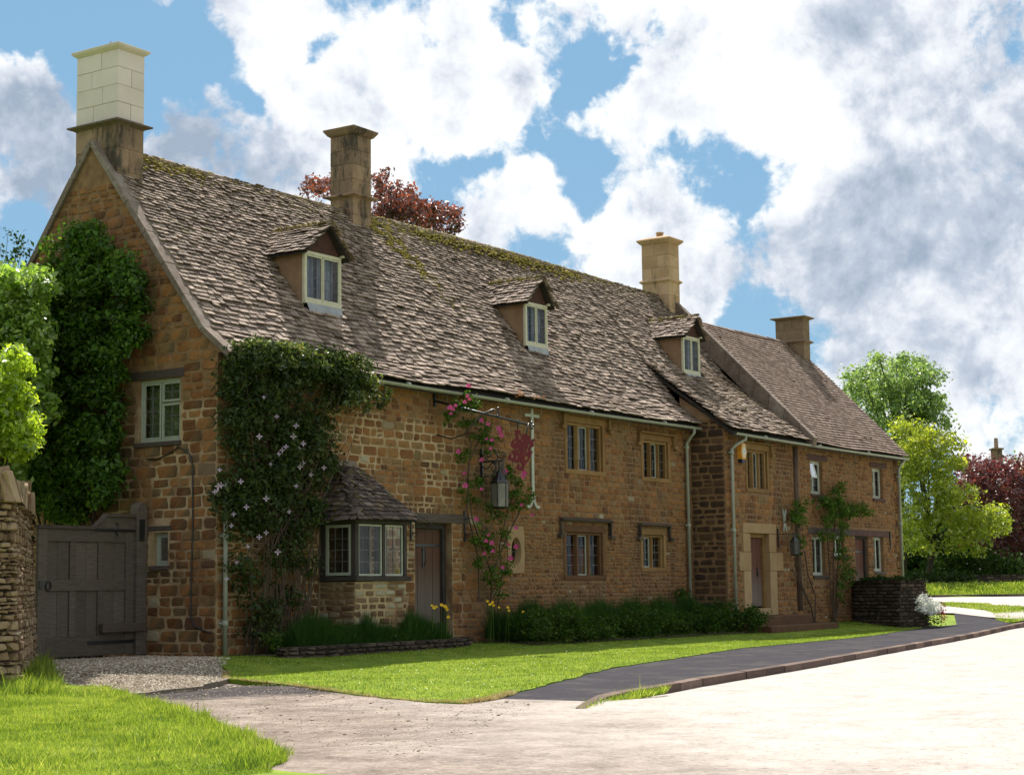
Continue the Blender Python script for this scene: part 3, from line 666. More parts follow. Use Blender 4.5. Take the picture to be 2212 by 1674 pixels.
def lights(win, fr, u0, u1, z0, z1, d, cols, rows, framem, bar=.025, fw=.035, casement=True, tilt=.012):
    """one glazed light: casement frame, single quarries, leading"""
    if casement:
        b = MB()
        fr.box(b, u0, u1, z0, z0+fw, d-.02, d+.02); fr.box(b, u0, u1, z1-fw, z1, d-.02, d+.02)
        fr.box(b, u0, u0+fw, z0+fw, z1-fw, d-.02, d+.02); fr.box(b, u1-fw, u1, z0+fw, z1-fw, d-.02, d+.02)
        b.build('casement', framem, win)
    else: fw = 0
    a0, a1, b0, b1 = u0+fw, u1-fw, z0+fw, z1-fw
    for i in range(cols):
        for j in range(rows):
            p0 = a0+(a1-a0)*i/cols; p1 = a0+(a1-a0)*(i+1)/cols; q0 = b0+(b1-b0)*j/rows; q1 = b0+(b1-b0)*(j+1)/rows
            t1, t2 = rnd.gauss(0, tilt), rnd.gauss(0, tilt); w = (p1-p0)/2; h = (q1-q0)/2
            m_ = MB(); m_.poly([fr(p0, q0, d-w*t1-h*t2), fr(p1, q0, d+w*t1-h*t2), fr(p1, q1, d+w*t1+h*t2), fr(p0, q1, d-w*t1+h*t2)], [(0, 1, 2, 3)])
            m_.build('pane', M['glass'], win)
    b = MB()
    for i in range(1, cols): u = a0+(a1-a0)*i/cols; fr.box(b, u-bar/4, u+bar/4, b0, b1, d-.006, d+.008)
    for j in range(1, rows): z = b0+(b1-b0)*j/rows; fr.box(b, a0, a1, z-bar/4, z+bar/4, d-.005, d+.009)
    b.build('leading', M['leading'], win)

def sub(parent, name, m, mb, **k): return mb.build(name, m, parent, **k)

def stone_window(house, fr, u0, u1, z0, z1, n, rows, sm, hood=None, hoodm=None, rec=.09, sur=.12, cols=2, curtain=None, label=None, framed=(1,)):
    """stone mullioned window with a moulded surround and a hood mould"""
    b = MB()
    fr.box(b, u0-sur, u1+sur, z1, z1+sur*1.3, -.1, .022)
    fr.box(b, u0-sur, u0, z0, z1, -.25, .02); fr.box(b, u1, u1+sur, z0, z1, -.25, .02)
    win = b.build('window', sm, house, bevel=.008)
    if label: win['label'] = label
    fbox(fr, 'sill', sm, win, u0-sur, u1+sur, z0-.11, z0, -.2, .035, .012)
    # splayed inner order
    b = MB(); s2 = .07
    fr.box(b, u0, u1, z1-s2, z1, -.2, -.03); fr.box(b, u0, u0+s2, z0, z1-s2, -.2, -.03); fr.box(b, u1-s2, u1, z0, z1-s2, -.2, -.03)
    b.build('inner_jamb', sm, win, bevel=.02)
    a0, a1 = u0+s2, u1-s2; zt = z1-s2; mw = .11; lw = ((a1-a0)-mw*(n-1))/n
    for i in range(n-1):
        c = a0+lw*(i+1)+mw*i
        b = MB(); b.prism([fr(c, z0, -.13), fr(c+mw*.25, z0, -.03), fr(c+mw*.75, z0, -.03), fr(c+mw, z0, -.13)], (0, 0, zt-z0)); b.build('mullion', sm, win)
    for i in range(n):
        c = a0+(lw+mw)*i
        lights(win, fr, c, c+lw, z0+.005, zt, -rec-.02, cols, rows, M['tie'], .022, .025, casement=(i in framed))
    if curtain:
        for (c0, c1, q0, q1, cm) in curtain:
            b = MB(); k = 8
            for t in range(k):
                x0_ = c0+(c1-c0)*t/k; x1_ = c0+(c1-c0)*(t+1)/k
                b.poly([fr(x0_, q0, -.34-.03*(t % 2)), fr(x1_, q0, -.34-.03*((t+1) % 2)), fr(x1_, q1, -.34-.03*((t+1) % 2)), fr(x0_, q1, -.34-.03*(t % 2))], [(0, 1, 2, 3)])
            b.build('curtain', cm, win)
    if hood:
        h0, h1, hz, drop, th = hood
        b = MB(); b.prism([fr(h0, hz, .0), fr(h0, hz, .12), fr(h0, hz+th*.5, .14), fr(h0, hz+th, .0)], fr.u*(h1-h0))
        fr.box(b, h0, h0+.07, hz-drop, hz-.002, .0, .09); fr.box(b, h1-.07, h1, hz-drop, hz-.002, .0, .09)
        fr.box(b, h0-.1, h0+.07, hz-drop-.09, hz-drop-.002, .0, .12); fr.box(b, h1-.07, h1+.1, hz-drop-.09, hz-drop-.002, .0, .12)
        b.build('hood_mould', hoodm or sm, win, bevel=.012)
    # dark room side so that the sky is not seen through the glass
    return win

def casement_window(house, fr, u0, u1, z0, z1, parts, framem, rec=.13, fw=.05, lintel=None, sillm=None, curtain=None, label=None, silld=.06):
    """painted timber window; parts: list of (ua,ub,za,zb,cols,rows) as fractions"""
    b = MB(); d0, d1 = -rec-.04, -rec+.03
    fr.box(b, u0, u1, z0, z0+fw, d0, d1); fr.box(b, u0, u1, z1-fw, z1, d0, d1); fr.box(b, u0, u0+fw, z0+fw, z1-fw, d0, d1); fr.box(b, u1-fw, u1, z0+fw, z1-fw, d0, d1)
    win = b.build('window', framem, house, bevel=.004)
    if label: win['label'] = label
    a0, a1, c0, c1 = u0+fw, u1-fw, z0+fw, z1-fw
    us = sorted(set([p[0] for p in parts]+[p[1] for p in parts])); 
    for (pa, pb, qa, qb, cols, rows) in parts:
        x0, x1 = a0+(a1-a0)*pa, a0+(a1-a0)*pb; y0, y1 = c0+(c1-c0)*qa, c0+(c1-c0)*qb
        lights(win, fr, x0+.004, x1-.004, y0+.004, y1-.004, -rec+.005, cols, rows, framem, .02, .035)
    if sillm: fbox(fr, 'sill', sillm, win, u0-.04, u1+.06, z0-.09, z0-.005, -rec, silld, .012)
    if curtain:
        for (q0, q1, y0, y1, cm) in curtain:
            b = MB(); k = 10
            for t in range(k):
                xa = q0+(q1-q0)*t/k; xb = q0+(q1-q0)*(t+1)/k; da = -rec-.1-.03*(t % 2); db = -rec-.1-.03*((t+1) % 2)
                b.poly([fr(xa, y0, da), fr(xb, y0, db), fr(xb, y1, db), fr(xa, y1, da)], [(0, 1, 2, 3)])
            b.build('curtain', cm, win)
    return win

def plank_door(house, fr, u0, u1, z0, z1, n, m, rec=.22, frame=None, fw=.09, label=None, iron=True):
    b = MB()
    fr.box(b, u0, u0+fw, z0, z1, -rec-.05, -rec+.08); fr.box(b, u1-fw, u1, z0, z1, -rec-.05, -rec+.08); fr.box(b, u0+fw, u1-fw, z1-fw, z1, -rec-.05, -rec+.08)
    d = b.build('door', frame or M['oak'], house, bevel=.004)
    if label: d['label'] = label
    a0, a1 = u0+fw, u1-fw; w = (a1-a0)/n
    for i in range(n):
        fbox(fr, 'plank', m, d, a0+w*i+.004, a0+w*(i+1)-.004, z0+.03, z1-fw-.004, -rec-.04, -rec+.004+.004*(i % 2), .006)
    if iron:
        fbox(fr, 'strap_hinge', M['iron'], d, a0+.02, a1-.04, z1-.50, z1-.44, -rec+.010, -rec+.022, .003)
    return d

def doormat(name, lo, hi, z0, z1):
    m = bpy.data.materials.new(name); m.use_nodes = True; T = NT(m.node_tree); b_ = T.n['Principled BSDF']
    co = T.new('ShaderNodeTexCoord').outputs['Object']; s = T.new('ShaderNodeSeparateXYZ'); T.put(s.inputs[0], co)
    mp = T.new('ShaderNodeMapping'); T.put(mp.inputs[0], co); mp.inputs['Scale'].default_value = (30, 30, 1.2)
    g = T.noise(mp.outputs[0], 2, 6)
    wz = T.smooth(T.math('ADD', s.outputs[2], T.math('MULTIPLY', g, .5)), z0, z1)
    c = T.mix(wz, lo, hi); c = T.mix(T.math('MULTIPLY', g, .7), c, (.03, .02, .015), 'MIX')
    T.put(b_.inputs['Base Color'], c); b_.inputs['Roughness'].default_value = .8; return m
M['door1'] = doormat('oak_door_greyed_below', (.16, .125, .095), (.11, .038, .014), 1.0, 2.1)
M['door2'] = doormat('red_brown_door_greyed_below', (.19, .14, .115), (.13, .036, .014), 1.0, 2.0)

def sweep_ring(mb, x0, x1, y0, y1, prof):
    """moulding round a rectangular stack; prof = [(out, z), ...] bottom to top"""
    k = len(mb.v)
    for o, z in prof: mb.v += [(x0-o, y0-o, z), (x1+o, y0-o, z), (x1+o, y1+o, z), (x0-o, y1+o, z)]
    n = len(prof)
    for i in range(n-1):
        for j in range(4): mb.f.append((k+i*4+j, k+i*4+(j+1) % 4, k+(i+1)*4+(j+1) % 4, k+(i+1)*4+j))
    mb.f.append(tuple(k+j for j in range(4))[::-1]); mb.f.append(tuple(k+(n-1)*4+j for j in range(4)))
def ashlar_stack(parent, x0, x1, y0, y1, z0, z1, courses, m, name='block', seed=1):
    r = random.Random(seed); h = (z1-z0)/courses
    for i in range(courses):
        za, zb = z0+h*i+.003, z0+h*(i+1)-.003
        # front run (facing -Y) and left run (facing -X); blocks go right through, split across the stack
        w = y1-y0; cut = y0+w*(.38 if i % 2 else .6)+r.uniform(-.05, .05)
        xm = x0+(x1-x0)*(1.0 if i % 2 else 1.0)
        for (ya, yb) in ((y0, cut-.004), (cut+.004, y1)):
            if i % 2 == 0 and ya == y0 and (x1-x0) > .3:
                xc = x0+(x1-x0)*r.uniform(.35, .6)
                for (xa, xb) in ((x0, xc-.004), (xc+.004, x1)):
                    b = MB(); e = r.uniform(0, .006); b.box(xa-e*(xa == x0), xb, ya-e, yb, za, zb); b.build(name, m, parent, bevel=.006)
            else:
                b = MB(); e = r.uniform(0, .006); b.box(x0-e, x1, ya-e*(ya == y0), yb, za, zb); b.build(name, m, parent, bevel=.006)

# ------------------------------------------------------------------ the long cottage
HX, FX, CX, EX = 17.95, 18.08, 22.85, 30.25     # end of main front, forward front start, coping, far gable
RY, RZ = 3.33, 9.79
PROF = [(-.32, 5.33), (.35, 5.86), (RY, RZ)]
PROF2 = [(-1.33, 5.16), (-.45, 5.84), (.45, 6.50), (1.25, 7.14), (RY, RZ)]
PROF3 = [(-1.3, 5.13), (2.5, 9.02)]
def profmap(prof, flip=False):
    seg = []; s = 0
    for a, c in zip(prof, prof[1:]):
        L = math.dist(a, c); seg.append((s, L, a, c)); s += L
    def f(u, t):
        q = seg[0]
        for g in seg:
            if t >= g[0]: q = g
        s0, L, a, c = q; k = (t-s0)/L
        dy, dz = (c[0]-a[0])/L, (c[1]-a[1])/L
        sag = -.035*math.sin(u*.55)-.02*math.sin(u*1.3+t)
        return Vector((u, a[0]+dy*(t-s0), a[1]+dz*(t-s0)+sag*.7)), Vector((0, -dz, dy))
    return f, s
def profz(prof, y):
    for a, c in zip(prof, prof[1:]):
        if y <= c[0]: return a[1]+(c[1]-a[1])*(y-a[0])/(c[0]-a[0])
    return prof[-1][1]
cot = thing('stone_cottage', (0, 0, 0), 'long ochre stone cottage with mossy stone slate roof, three dormers and a hanging red sign', 'cottage')
STONES, SLATES = Pieces(), Pieces()
FF = Fr((0, 0, 0), (1, 0, 0), (0, -1, 0))             # main front
FG = Fr((0, 0, 0), (0, 1, 0), (-1, 0, 0))             # gable end (u = y)
FP = Fr((0, -1, 0), (1, 0, 0), (0, -1, 0))            # forward front
FS = Fr((FX, 0, 0), (0, 1, 0), (-1, 0, 0))            # side of the forward part
W1 = (11.86, 13.48, 3.9, 5.02); W2 = (15.5, 16.8, 3.88, 4.83); L1 = (11.74, 13.40, 1.4, 2.42); L2 = (15.38, 16.45, 1.6, 2.42)
D1 = (5.87, 7.18, -.1, 2.5); OV = (9.36, 9.84, 1.62, 2.24)
BAYX0, BAYX1, BAYY, BAYZ0, BAYZ1 = 2.81, 4.42, -.9, 1.37, 2.37
grow = lambda h: (h[0]-.02, h[1]+.02, h[2]-.02, h[3]+.02)
holesF = [W1, W2, L1, L2, D1, OV]
wf = wall_mesh('front_wall', FF, [0, HX+.2], [-.6, 5.48], [grow(h) if h in (W1, W2, L1, L2) else h for h in holesF], .3, M['mortar'], cot)
GW = (.92, 2.0, 3.87, 5.03); GS = (1.2, 1.58, 1.6, 2.2)
wg = wall_mesh('gable_wall', FG, [0, RY*2], [-.6, 5.4], [GW, GS], .3, M['mortar'], cot)
gt = MB(); gt.poly([(0, -.15, 5.4), (0, 6.81, 5.4), (0, 6.31, 5.82), (0, RY, RZ-.05), (0, .35, 5.82)], [(0, 1, 2, 3, 4)])
gt.build('gable_top', M['mortar'], cot)
H2W = (19.4, 20.6, 3.72, 4.76); D2 = (19.42, 20.58, .5, 2.5)
wp = wall_mesh('forward_wall', FP, [FX, CX+.15], [-.6, 5.3], [grow(H2W), grow(D2)], .3, M['mortar'], cot)
ws = wall_mesh('forward_side_wall', FS, [-1, .05], [-.6, 5.5], [], .3, M['mortar'], cot)
sd = MB(); sd.poly([(FX, -1, 5.5), (FX, .3, 5.5), (FX, .3, 6.15), (FX, -.45, 5.64)], [(0, 1, 2, 3)]); sd.build('forward_gable', M['plaster'], cot)
# back and far walls keep the rooms dark
bk = MB(); bk.box(0.02, CX, 6.4, 6.7, -.6, 5.45); bk.build('back_wall', M['mortar'], cot)
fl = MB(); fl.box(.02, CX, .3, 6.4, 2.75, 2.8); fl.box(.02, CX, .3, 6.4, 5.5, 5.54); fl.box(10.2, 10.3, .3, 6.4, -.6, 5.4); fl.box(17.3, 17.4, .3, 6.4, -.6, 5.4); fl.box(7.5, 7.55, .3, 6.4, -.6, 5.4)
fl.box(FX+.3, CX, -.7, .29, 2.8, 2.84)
fl.build('floors', M['soil'], cot)

def hcourse(z, r): return r.uniform(.10, .19)
def wcourse(u, z, h, r): return h*r.uniform(1.2, 2.3)+.03
# main front, changing in character from left (squared, pale joints) to right (thin rubble below)
def fh(z, r): return r.uniform(.085, .17) if z > 2.9 else r.uniform(.07, .14)
bayhole = (BAYX0-.0, BAYX1, -1, 3.5)
dress = lambda h, e=.115: (h[0]-e, h[1]+e, h[2]-.11, h[3]+e*1.3)
hF = [dress(W1), dress(W2), dress(L1), dress(L2), (D1[0], D1[1], -1, 2.5), (5.62, 7.78, 2.5, 2.7), (9.25, 9.97, 1.42, 2.52), (BAYX0, BAYX1, -1, 2.5)]
def pickF(u, z, r):
    q = r.random()
    if q < .025: return M['stone_pale']
    return M['stone']
lay_wall(STONES, wf, FF, lambda z: (.0, 8.4), -.2, 5.42, hF, lambda z, r: r.choice((.09, .11, .13, .15, .18, .21)), lambda u, z, h, r: h*r.uniform(.8, 2.4)+.05, M['stone'], .006, .013, 11, pickF, .02)
lay_wall(STONES, wf, FF, lambda z: (8.4, HX+.1), 2.75, 5.42, hF, lambda z, r: r.uniform(.10, .18), lambda u, z, h, r: h*r.uniform(1.1, 2.1)+.05, M['stone'], .012, .014, 12, pickF)
lay_wall(STONES, wf, FF, lambda z: (8.4, HX+.1), -.2, 2.75, hF, lambda z, r: r.uniform(.055, .115), lambda u, z, h, r: r.uniform(.10, .30), M['stone'], .012, .016, 13, pickF, rag=.018)
def gur(z):
    if z < 5.4: return (0., 6.66)
    k = (RZ-z)/(RZ-5.82)*(RY-.35) if z > 5.82 else RY-.35+(5.82-z)/.42*.35
    return (RY-k+.02, RY+k-.02)
lay_wall(STONES, wg, FG, gur, -.2, 9.6, [(GW[0]-.05, GW[1]+.05, GW[2]-.1, GW[3]+.02), (.85, 2.1, 5.03, 5.22), (GS[0]-.03, GS[1]+.1, GS[2]-.1, GS[3]+.12), (2.76, 3.91, 8.9, 10)],
         lambda z, r: r.uniform(.10, .24), lambda u, z, h, r: h*r.uniform(1.1, 2.2)+.05, M['stone'], .008, .013, 14, pickF, .02)
lay_wall(STONES, wp, FP, lambda z: (FX, CX+.1), -.2, 5.24, [dress(H2W), (18.95, 21.05, .3, 2.78), (22.28, 22.55, .5, 5.3)], lambda z, r: r.uniform(.09, .20), lambda u, z, h, r: h*r.uniform(1.0, 1.9)+.04, M['stone'], .013, .016, 15, pickF)
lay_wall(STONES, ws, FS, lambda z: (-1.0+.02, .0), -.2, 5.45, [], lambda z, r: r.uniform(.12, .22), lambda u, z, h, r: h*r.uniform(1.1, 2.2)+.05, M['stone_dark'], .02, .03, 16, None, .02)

# windows of the main front
stone_window(cot, FF, *W1, 3, 4, M['ashlar'], (11.62, 13.78, 5.19, .26, .07), curtain=[(11.9, 12.2, 4.0, 4.9, M['white']), (12.7, 13.0, 4.2, 4.95, M['white'])], label='upper three light stone window with white curtains')
stone_window(cot, FF, *W2, 3, 4, M['ashlar'], (15.22, 17.08, 4.99, .24, .07), label='smaller upper three light stone window')
stone_window(cot, FF, *L1, 3, 4, M['ashlar_brown'], (11.45, 13.75, 2.66, .30, .10), M['drystone_dark'], curtain=[(11.85, 12.35, 1.4, 1.95, M['curt_red']), (12.5, 13.3, 1.4, 2.05, M['curt_red'])], label='lower three light window with red curtains')
stone_window(cot, FF, *L2, 2, 4, M['ashlar'], (15.15, 16.75, 2.64, .28, .09), M['drystone_dark'], framed=(0,), label='lower two light stone window')
stone_window(cot, FP, *H2W, 3, 3, M['ashlar'], (19.15, 20.85, 4.93, .22, .06), label='three light stone window of the forward part')
# oval window
b = MB(); n = 24; cx, cz, rx, rz_ = 9.6, 1.93, .165, .27
ring = [(cx+rx*math.cos(2*PI*i/n), cz+rz_*math.sin(2*PI*i/n)) for i in range(n)]
def sq(i):
    a = 2*PI*i/n; c, s = math.cos(a), math.sin(a); k = min(.33/max(1e-6, abs(c)), .52/max(1e-6, abs(s))); return (cx+c*k, cz+.04+s*k)
outer = [sq(i) for i in range(n)]
k0 = len(b.v)
b.v += [tuple(FF(u, z, .03)) for u, z in outer]+[tuple(FF(cx+(u-cx)*1.22, cz+(z-cz)*1.16, .03)) for u, z in ring]+[tuple(FF(u, z, -.12)) for u, z in ring]+[tuple(FF(u, z, -.02)) for u, z in outer]
for i in range(n):
    j = (i+1) % n
    b.f += [(i, j, n+j, n+i), (n+i, n+j, 2*n+j, 2*n+i), (3*n+i, 3*n+j, j, i)]
ov = b.build('window', M['ashlar_pale'], cot); ov['label'] = 'oval window in a pale stone slab'
b = MB(); b.poly([FF(u, z, -.11) for u, z in ring], [tuple(range(n))]); b.build('pane', M['glass'], ov)
b = MB(); FF.box(b, cx-.006, cx+.006, cz-rz_, cz+rz_, -.105, -.095); FF.box(b, cx-rx, cx+rx, cz-.006, cz+.006, -.105, -.094); b.build('leading', M['leading'], ov)
# gable windows
gwin = casement_window(cot, FG, *GW, [(.0, .5, 0, .62, 2, 3), (.0, .5, .65, 1, 2, 2), (.52, 1, 0, 1, 2, 4)], M['greenpaint'], .10, .055, sillm=M['beam'], label='sage framed gable window with cream blinds')
bl = MB()
for i in range(24):
    z = 3.95+i*.043; FG.box(bl, 1.0, 1.93, z, z+.034, -.24, -.225)
bl.build('blind', M['blind'], gwin)
fbox(FG, 'lintel', M['beam'], gwin, .82, 2.2, 5.04, 5.2, -.2, .02, .01)
sw = casement_window(cot, FG, *GS, [(0, 1, 0, 1, 1, 1)], M['greenpaint'], .12, .05, sillm=M['beam'], label='little square window beside the gate')
fbox(FG, 'lintel', M['beam'], sw, 1.1, 1.78, 2.24, 2.32, -.2, .03, .008)
# front door under its beam
d1 = plank_door(cot, FF, *D1, 4, M['door1'], .24, M['frameoak'], .12, 'front door of four oak planks weathered grey at the foot')
fbox(FF, 'door_beam', M['beam'], cot, 5.64, 7.76, 2.505, 2.69, -.25, .025, .012)
b = MB(); FF.box(b, 6.42, 6.48, 1.55, 2.0, -.235, -.215); b.tube([FF(6.45, 1.95, -.2), FF(6.45, 1.85, -.15), FF(6.45, 1.7, -.15), FF(6.45, 1.6, -.2)], .012, 6); b.build('handle', M['iron'], d1)
# door of the forward part
d2 = plank_door(cot, FP, D2[0]+.0, D2[1]-.0, .52, D2[3], 4, M['door2'], .2, M['ashlar'], .10, 'red brown plank door in a moulded stone surround', iron=False)
b = MB(); FP.box(b, 20.2, 20.25, 1.35, 1.6, -.195, -.17); b.tube([FP(20.22+.03*math.cos(a), 1.42+.05*math.sin(a), -.165) for a in np.linspace(0, 2*PI, 9)], .008, 5); b.build('handle', M['iron'], d2)
b = MB(); FP.box(b, 18.98, 19.42, .3, 1.5, -.3, .03); FP.box(b, 18.98, 19.42, 2.0, 2.5, -.3, .03); FP.box(b, 20.58, 21.02, .3, 1.5, -.3, .03); FP.box(b, 20.58, 21.02, 2.0, 2.5, -.3, .03)
FP.box(b, 18.98, 21.02, 2.504, 2.78, -.3, .034); FP.box(b, 19.424, 20.576, .3, .5, -.3, .028)
b.build('door_surround', M['ashlar_pale'], cot, bevel=.02)
for u in (18.72, 20.66):
    fbox(FP, 'quoin_block', M['ashlar_pale'], cot, u+(0 if u < 19 else -.08), u+.76-(.06 if u < 19 else 0), 1.504, 1.996, -.3, .036, .008)
for (u0, u1, y0, y1, z0, z1) in ((18.7, 21.9, -1.62, -1.03, -.2, .3), (18.2, 22.5, -2.15, -1.03, -.25, .06)):
    b = MB(); b.box(u0, u1, y0, y1 if z1 > .1 else y1, z0, z1); b.build('door_step', M['ashlar_brown'], cot, bevel=.02)

# bay window
bay = fbox(FF, 'bay_window', M['frameoak'], cot, BAYX0-.04, BAYX1+.06, BAYZ0-.085, BAYZ0, 0, .96, .01); bay['label'] = 'bay window with its own little slate roof'
FBf = Fr((0, BAYY, 0), (1, 0, 0), (0, -1, 0)); FBl = Fr((BAYX0, 0, 0), (0, 1, 0), (-1, 0, 0))
b = MB(); b.box(BAYX0, BAYX0+.11, BAYY, BAYY+.11, BAYZ0, BAYZ1); b.box(BAYX1-.09, BAYX1, BAYY, BAYY+.09, BAYZ0, BAYZ1)
b.box(BAYX0+.85, BAYX0+.93, BAYY+.004, BAYY+.08, BAYZ0, BAYZ1); b.box(BAYX0, BAYX0+.08, -.16, 0, BAYZ0, BAYZ1); b.box(BAYX0-.05, BAYX1+.05, BAYY-.05, 0, BAYZ1, BAYZ1+.07); b.build('bay_post', M['frameoak'], bay, bevel=.006)
lights(bay, FBf, BAYX0+.12, BAYX0+.845, BAYZ0+.01, BAYZ1-.01, -.05, 2, 4, M['tie'], .02, .035)
lights(bay, FBf, BAYX0+.935, BAYX1-.1, BAYZ0+.01, BAYZ1-.01, -.05, 2, 4, M['tie'], .02, .035)
lights(bay, FBl, -.785, -.165, BAYZ0+.02, BAYZ1-.02, -.03, 3, 4, M['greenpaint'], .02, .055)
b = MB()
for t in range(10):
    x = 3.0+t*.05; b.poly([(x, -.55-.03*(t % 2), BAYZ0), (x+.05, -.55-.03*((t+1) % 2), BAYZ0), (x+.05, -.55-.03*((t+1) % 2), BAYZ1), (x, -.55-.03*(t % 2), BAYZ1)], [(0, 1, 2, 3)])
for t in range(8):
    x = 3.75+t*.05; b.poly([(x, -.6-.03*(t % 2), BAYZ0), (x+.05, -.6-.03*((t+1) % 2), BAYZ0), (x+.05, -.6-.03*((t+1) % 2), BAYZ1), (x, -.6-.03*(t % 2), BAYZ1)], [(0, 1, 2, 3)])
b.build('curtain', M['curt_grey'], bay)
b = MB(); b.box(BAYX0+.02, BAYX1-.02, BAYY+.02, .0, -.4, BAYZ0-.1); bb = b.build('bay_base', M['mortar'], cot)
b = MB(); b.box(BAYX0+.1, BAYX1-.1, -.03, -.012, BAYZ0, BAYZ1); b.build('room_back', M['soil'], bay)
BST = Pieces()
lay_wall(BST, bb, Fr((0, BAYY+.02, 0), (1, 0, 0), (0, -1, 0)), lambda z: (BAYX0, BAYX1), -.2, BAYZ0-.1, [], lambda z, r: r.uniform(.11, .15), lambda u, z, h, r: r.uniform(.17, .4), M['stone_pale'], .012, .018, 21)
lay_wall(BST, bb, Fr((BAYX0+.02, 0, 0), (0, 1, 0), (-1, 0, 0)), lambda z: (-.88, 0), -.2, BAYZ0-.1, [], lambda z, r: r.uniform(.11, .15), lambda u, z, h, r: r.uniform(.17, .4), M['stone_pale'], .012, .018, 22)
for q in BST.L: STONES.L.append(q)
# bay roof: hipped, leaning on the wall
ev0, ev1, evy, evz, tz = BAYX0-.16, BAYX1+.16, BAYY-.16, BAYZ1+.06, 3.48
tx0, tx1 = 3.38, 3.86
b = MB(); b.v = [(ev0, evy, evz), (ev1, evy, evz), (ev1, -.01, evz), (ev0, -.01, evz), (tx0, -.12, tz), (tx1, -.12, tz), (tx1, -.01, tz), (tx0, -.01, tz)]
b.f = [(0, 1, 5, 4), (3, 0, 4, 7), (1, 2, 6, 5), (4, 5, 6, 7), (3, 2, 1, 0)]
br = b.build('bay_roof', M['deck'], cot)
def planemap(o, u, v):
    o, u, v = Vector(o), Vector(u).normalized(), Vector(v).normalized(); n = u.cross(v).normalized()
    if n.z < 0: n = -n
    return lambda a, s: (o+u*a+v*s, n)
vf = Vector((0, -.12-evy, tz-evz)); Lf = vf.length
BSL = Pieces()
slates(BSL, br, planemap((0, evy, evz), (1, 0, 0), vf), Lf, lambda s: (ev0+(tx0-ev0)*s/Lf, ev1+(tx1-ev1)*s/Lf), lambda s: .115-.03*s/Lf, lambda s: .19-.05*s/Lf, lambda s: .018, M['slate_dark'], 31)
vl = Vector((tx0-ev0, 0, tz-evz)); Ll = vl.length
slates(BSL, br, planemap((ev0, 0, evz), (0, 1, 0), vl), Ll, lambda s: (evy+(-.12-evy)*s/Ll, -.01), lambda s: .115-.03*s/Ll, lambda s: .19-.05*s/Ll, lambda s: .018, M['slate_dark'], 32)
for q in BSL.L: SLATES.L.append(q)
b = MB(); b.tube([(ev0+.01, evy, evz+.04), (tx0, -.14, tz+.03)], .035, 6); b.build('hip_tile', M['slate_dark'], br)
b = MB(); b.prism([(ev0-.05, -.03, evz+.02), (tx0-.10, -.03, tz+.06), (tx0-.02, -.03, tz+.16), (tx1+.02, -.03, tz+.16), (tx1+.10, -.03, tz+.06), (ev1+.05, -.03, evz+.02), (ev1-.03, -.03, evz), (tx1, -.03, tz), (tx0, -.03, tz), (ev0+.03, -.03, evz)], (0, -.02, 0)); b.build('roof_flashing', M['mortar_roof'], br)

mb_ = []
for i in range(700):
    s_ = rnd.random()*Lf; x = rnd.uniform(ev0+(tx0-ev0)*s_/Lf, ev1+(tx1-ev1)*s_/Lf)
    if math.sin(x*7+s_*5)*math.sin(s_*9-x*4) < .15: continue
    p, n = planemap((0, evy, evz), (1, 0, 0), vf)(x, s_); mb_.append((p+n*.06, rnd.uniform(.008, .02)))
for i in range(500):
    s_ = rnd.random()*Ll; x = rnd.uniform(evy, -.05)
    if math.sin(x*7+s_*5)*math.sin(s_*9-x*4) < .1: continue
    p, n = planemap((ev0, 0, evz), (0, 1, 0), vl)(x, s_)
    if p.y > evy+(-.12-evy)*s_/Ll: mb_.append((p+n*.06, rnd.uniform(.008, .022)))
MOSSB = mb_
# ---- roof decks
def deck(name, prof, x0, x1, owner, back=True):
    b = MB(); pr = list(prof)+([(2*prof[-1][0]-y, z) for y, z in reversed(prof[:-1])] if back else [])
    n = len(pr)
    pr = [(y, z-.06) for y, z in pr]
    b.v = [(x, y, z) for x in (x0, x1) for y, z in pr]+[(x, y, z-.1) for x in (x0, x1) for y, z in pr]
    for i in range(n-1): b.f += [(i, n+i, n+i+1, i+1), (2*n+i+1, 3*n+i+1, 3*n+i, 2*n+i)]
    b.f += [tuple(list(range(n))+list(range(3*n-1, 2*n-1, -1))), tuple(list(range(n, 2*n))+list(range(4*n-1, 3*n-1, -1)))]
    b.f += [(0, 2*n, 3*n, n), (n-1, 2*n-1, 4*n-1, 3*n-1)]
    return b.build(name, M['deck'], owner)
roof = deck('roof', PROF, .02, FX, cot)
roof2 = deck('forward_roof', PROF2, FX-.12, CX, cot)
DORM = [(3.54, 4.70, 6.88, 7.96, 4.19, 8.60), (11.65, 12.63, 6.90, 7.98, 12.22, 8.62), (19.65, 20.64, 7.0, 8.08, 20.2, 8.66)]
CH = [(.10, .79, 2.76, 3.91), (7.59, 8.25, 3.0, 3.67), (22.4, 23.05, 2.87, 3.79), (29.75, 30.25, 1.87, 2.87)]
def skipd(prof):
    mpf, _ = profmap(prof)
    def f(u, s):
        p, n = mpf(u, s)
        for (x0, x1, zb, zt, xa, za) in DORM:
            if x0-.02 < u < x1+.02 and zb-.12 < p.z < zt+.05 : return True
            if zt+.05 <= p.z < za and abs(u-xa) < (x1-x0)/2*(za-p.z)/(za-zt)+.02 and p.z < za-.05: return True
        for (a, c, d, e) in CH:
            if a+.02 < u < c-.02 and p.y > d+.05: return True
        return False
    return f
mp1, S1 = profmap(PROF); mp2, S2 = profmap(PROF2); mp3, S3 = profmap(PROF3)
spf = lambda S: (lambda s: .150-.072*(max(s, 0)/S)**.8)
slates(SLATES, roof, mp1, S1, lambda s: (.28, FX-.02), spf(S1), lambda s: .27-.13*(max(s, 0)/S1)**.7, lambda s: .026-.008*s/S1, M['slate'], 41, skipd(PROF))
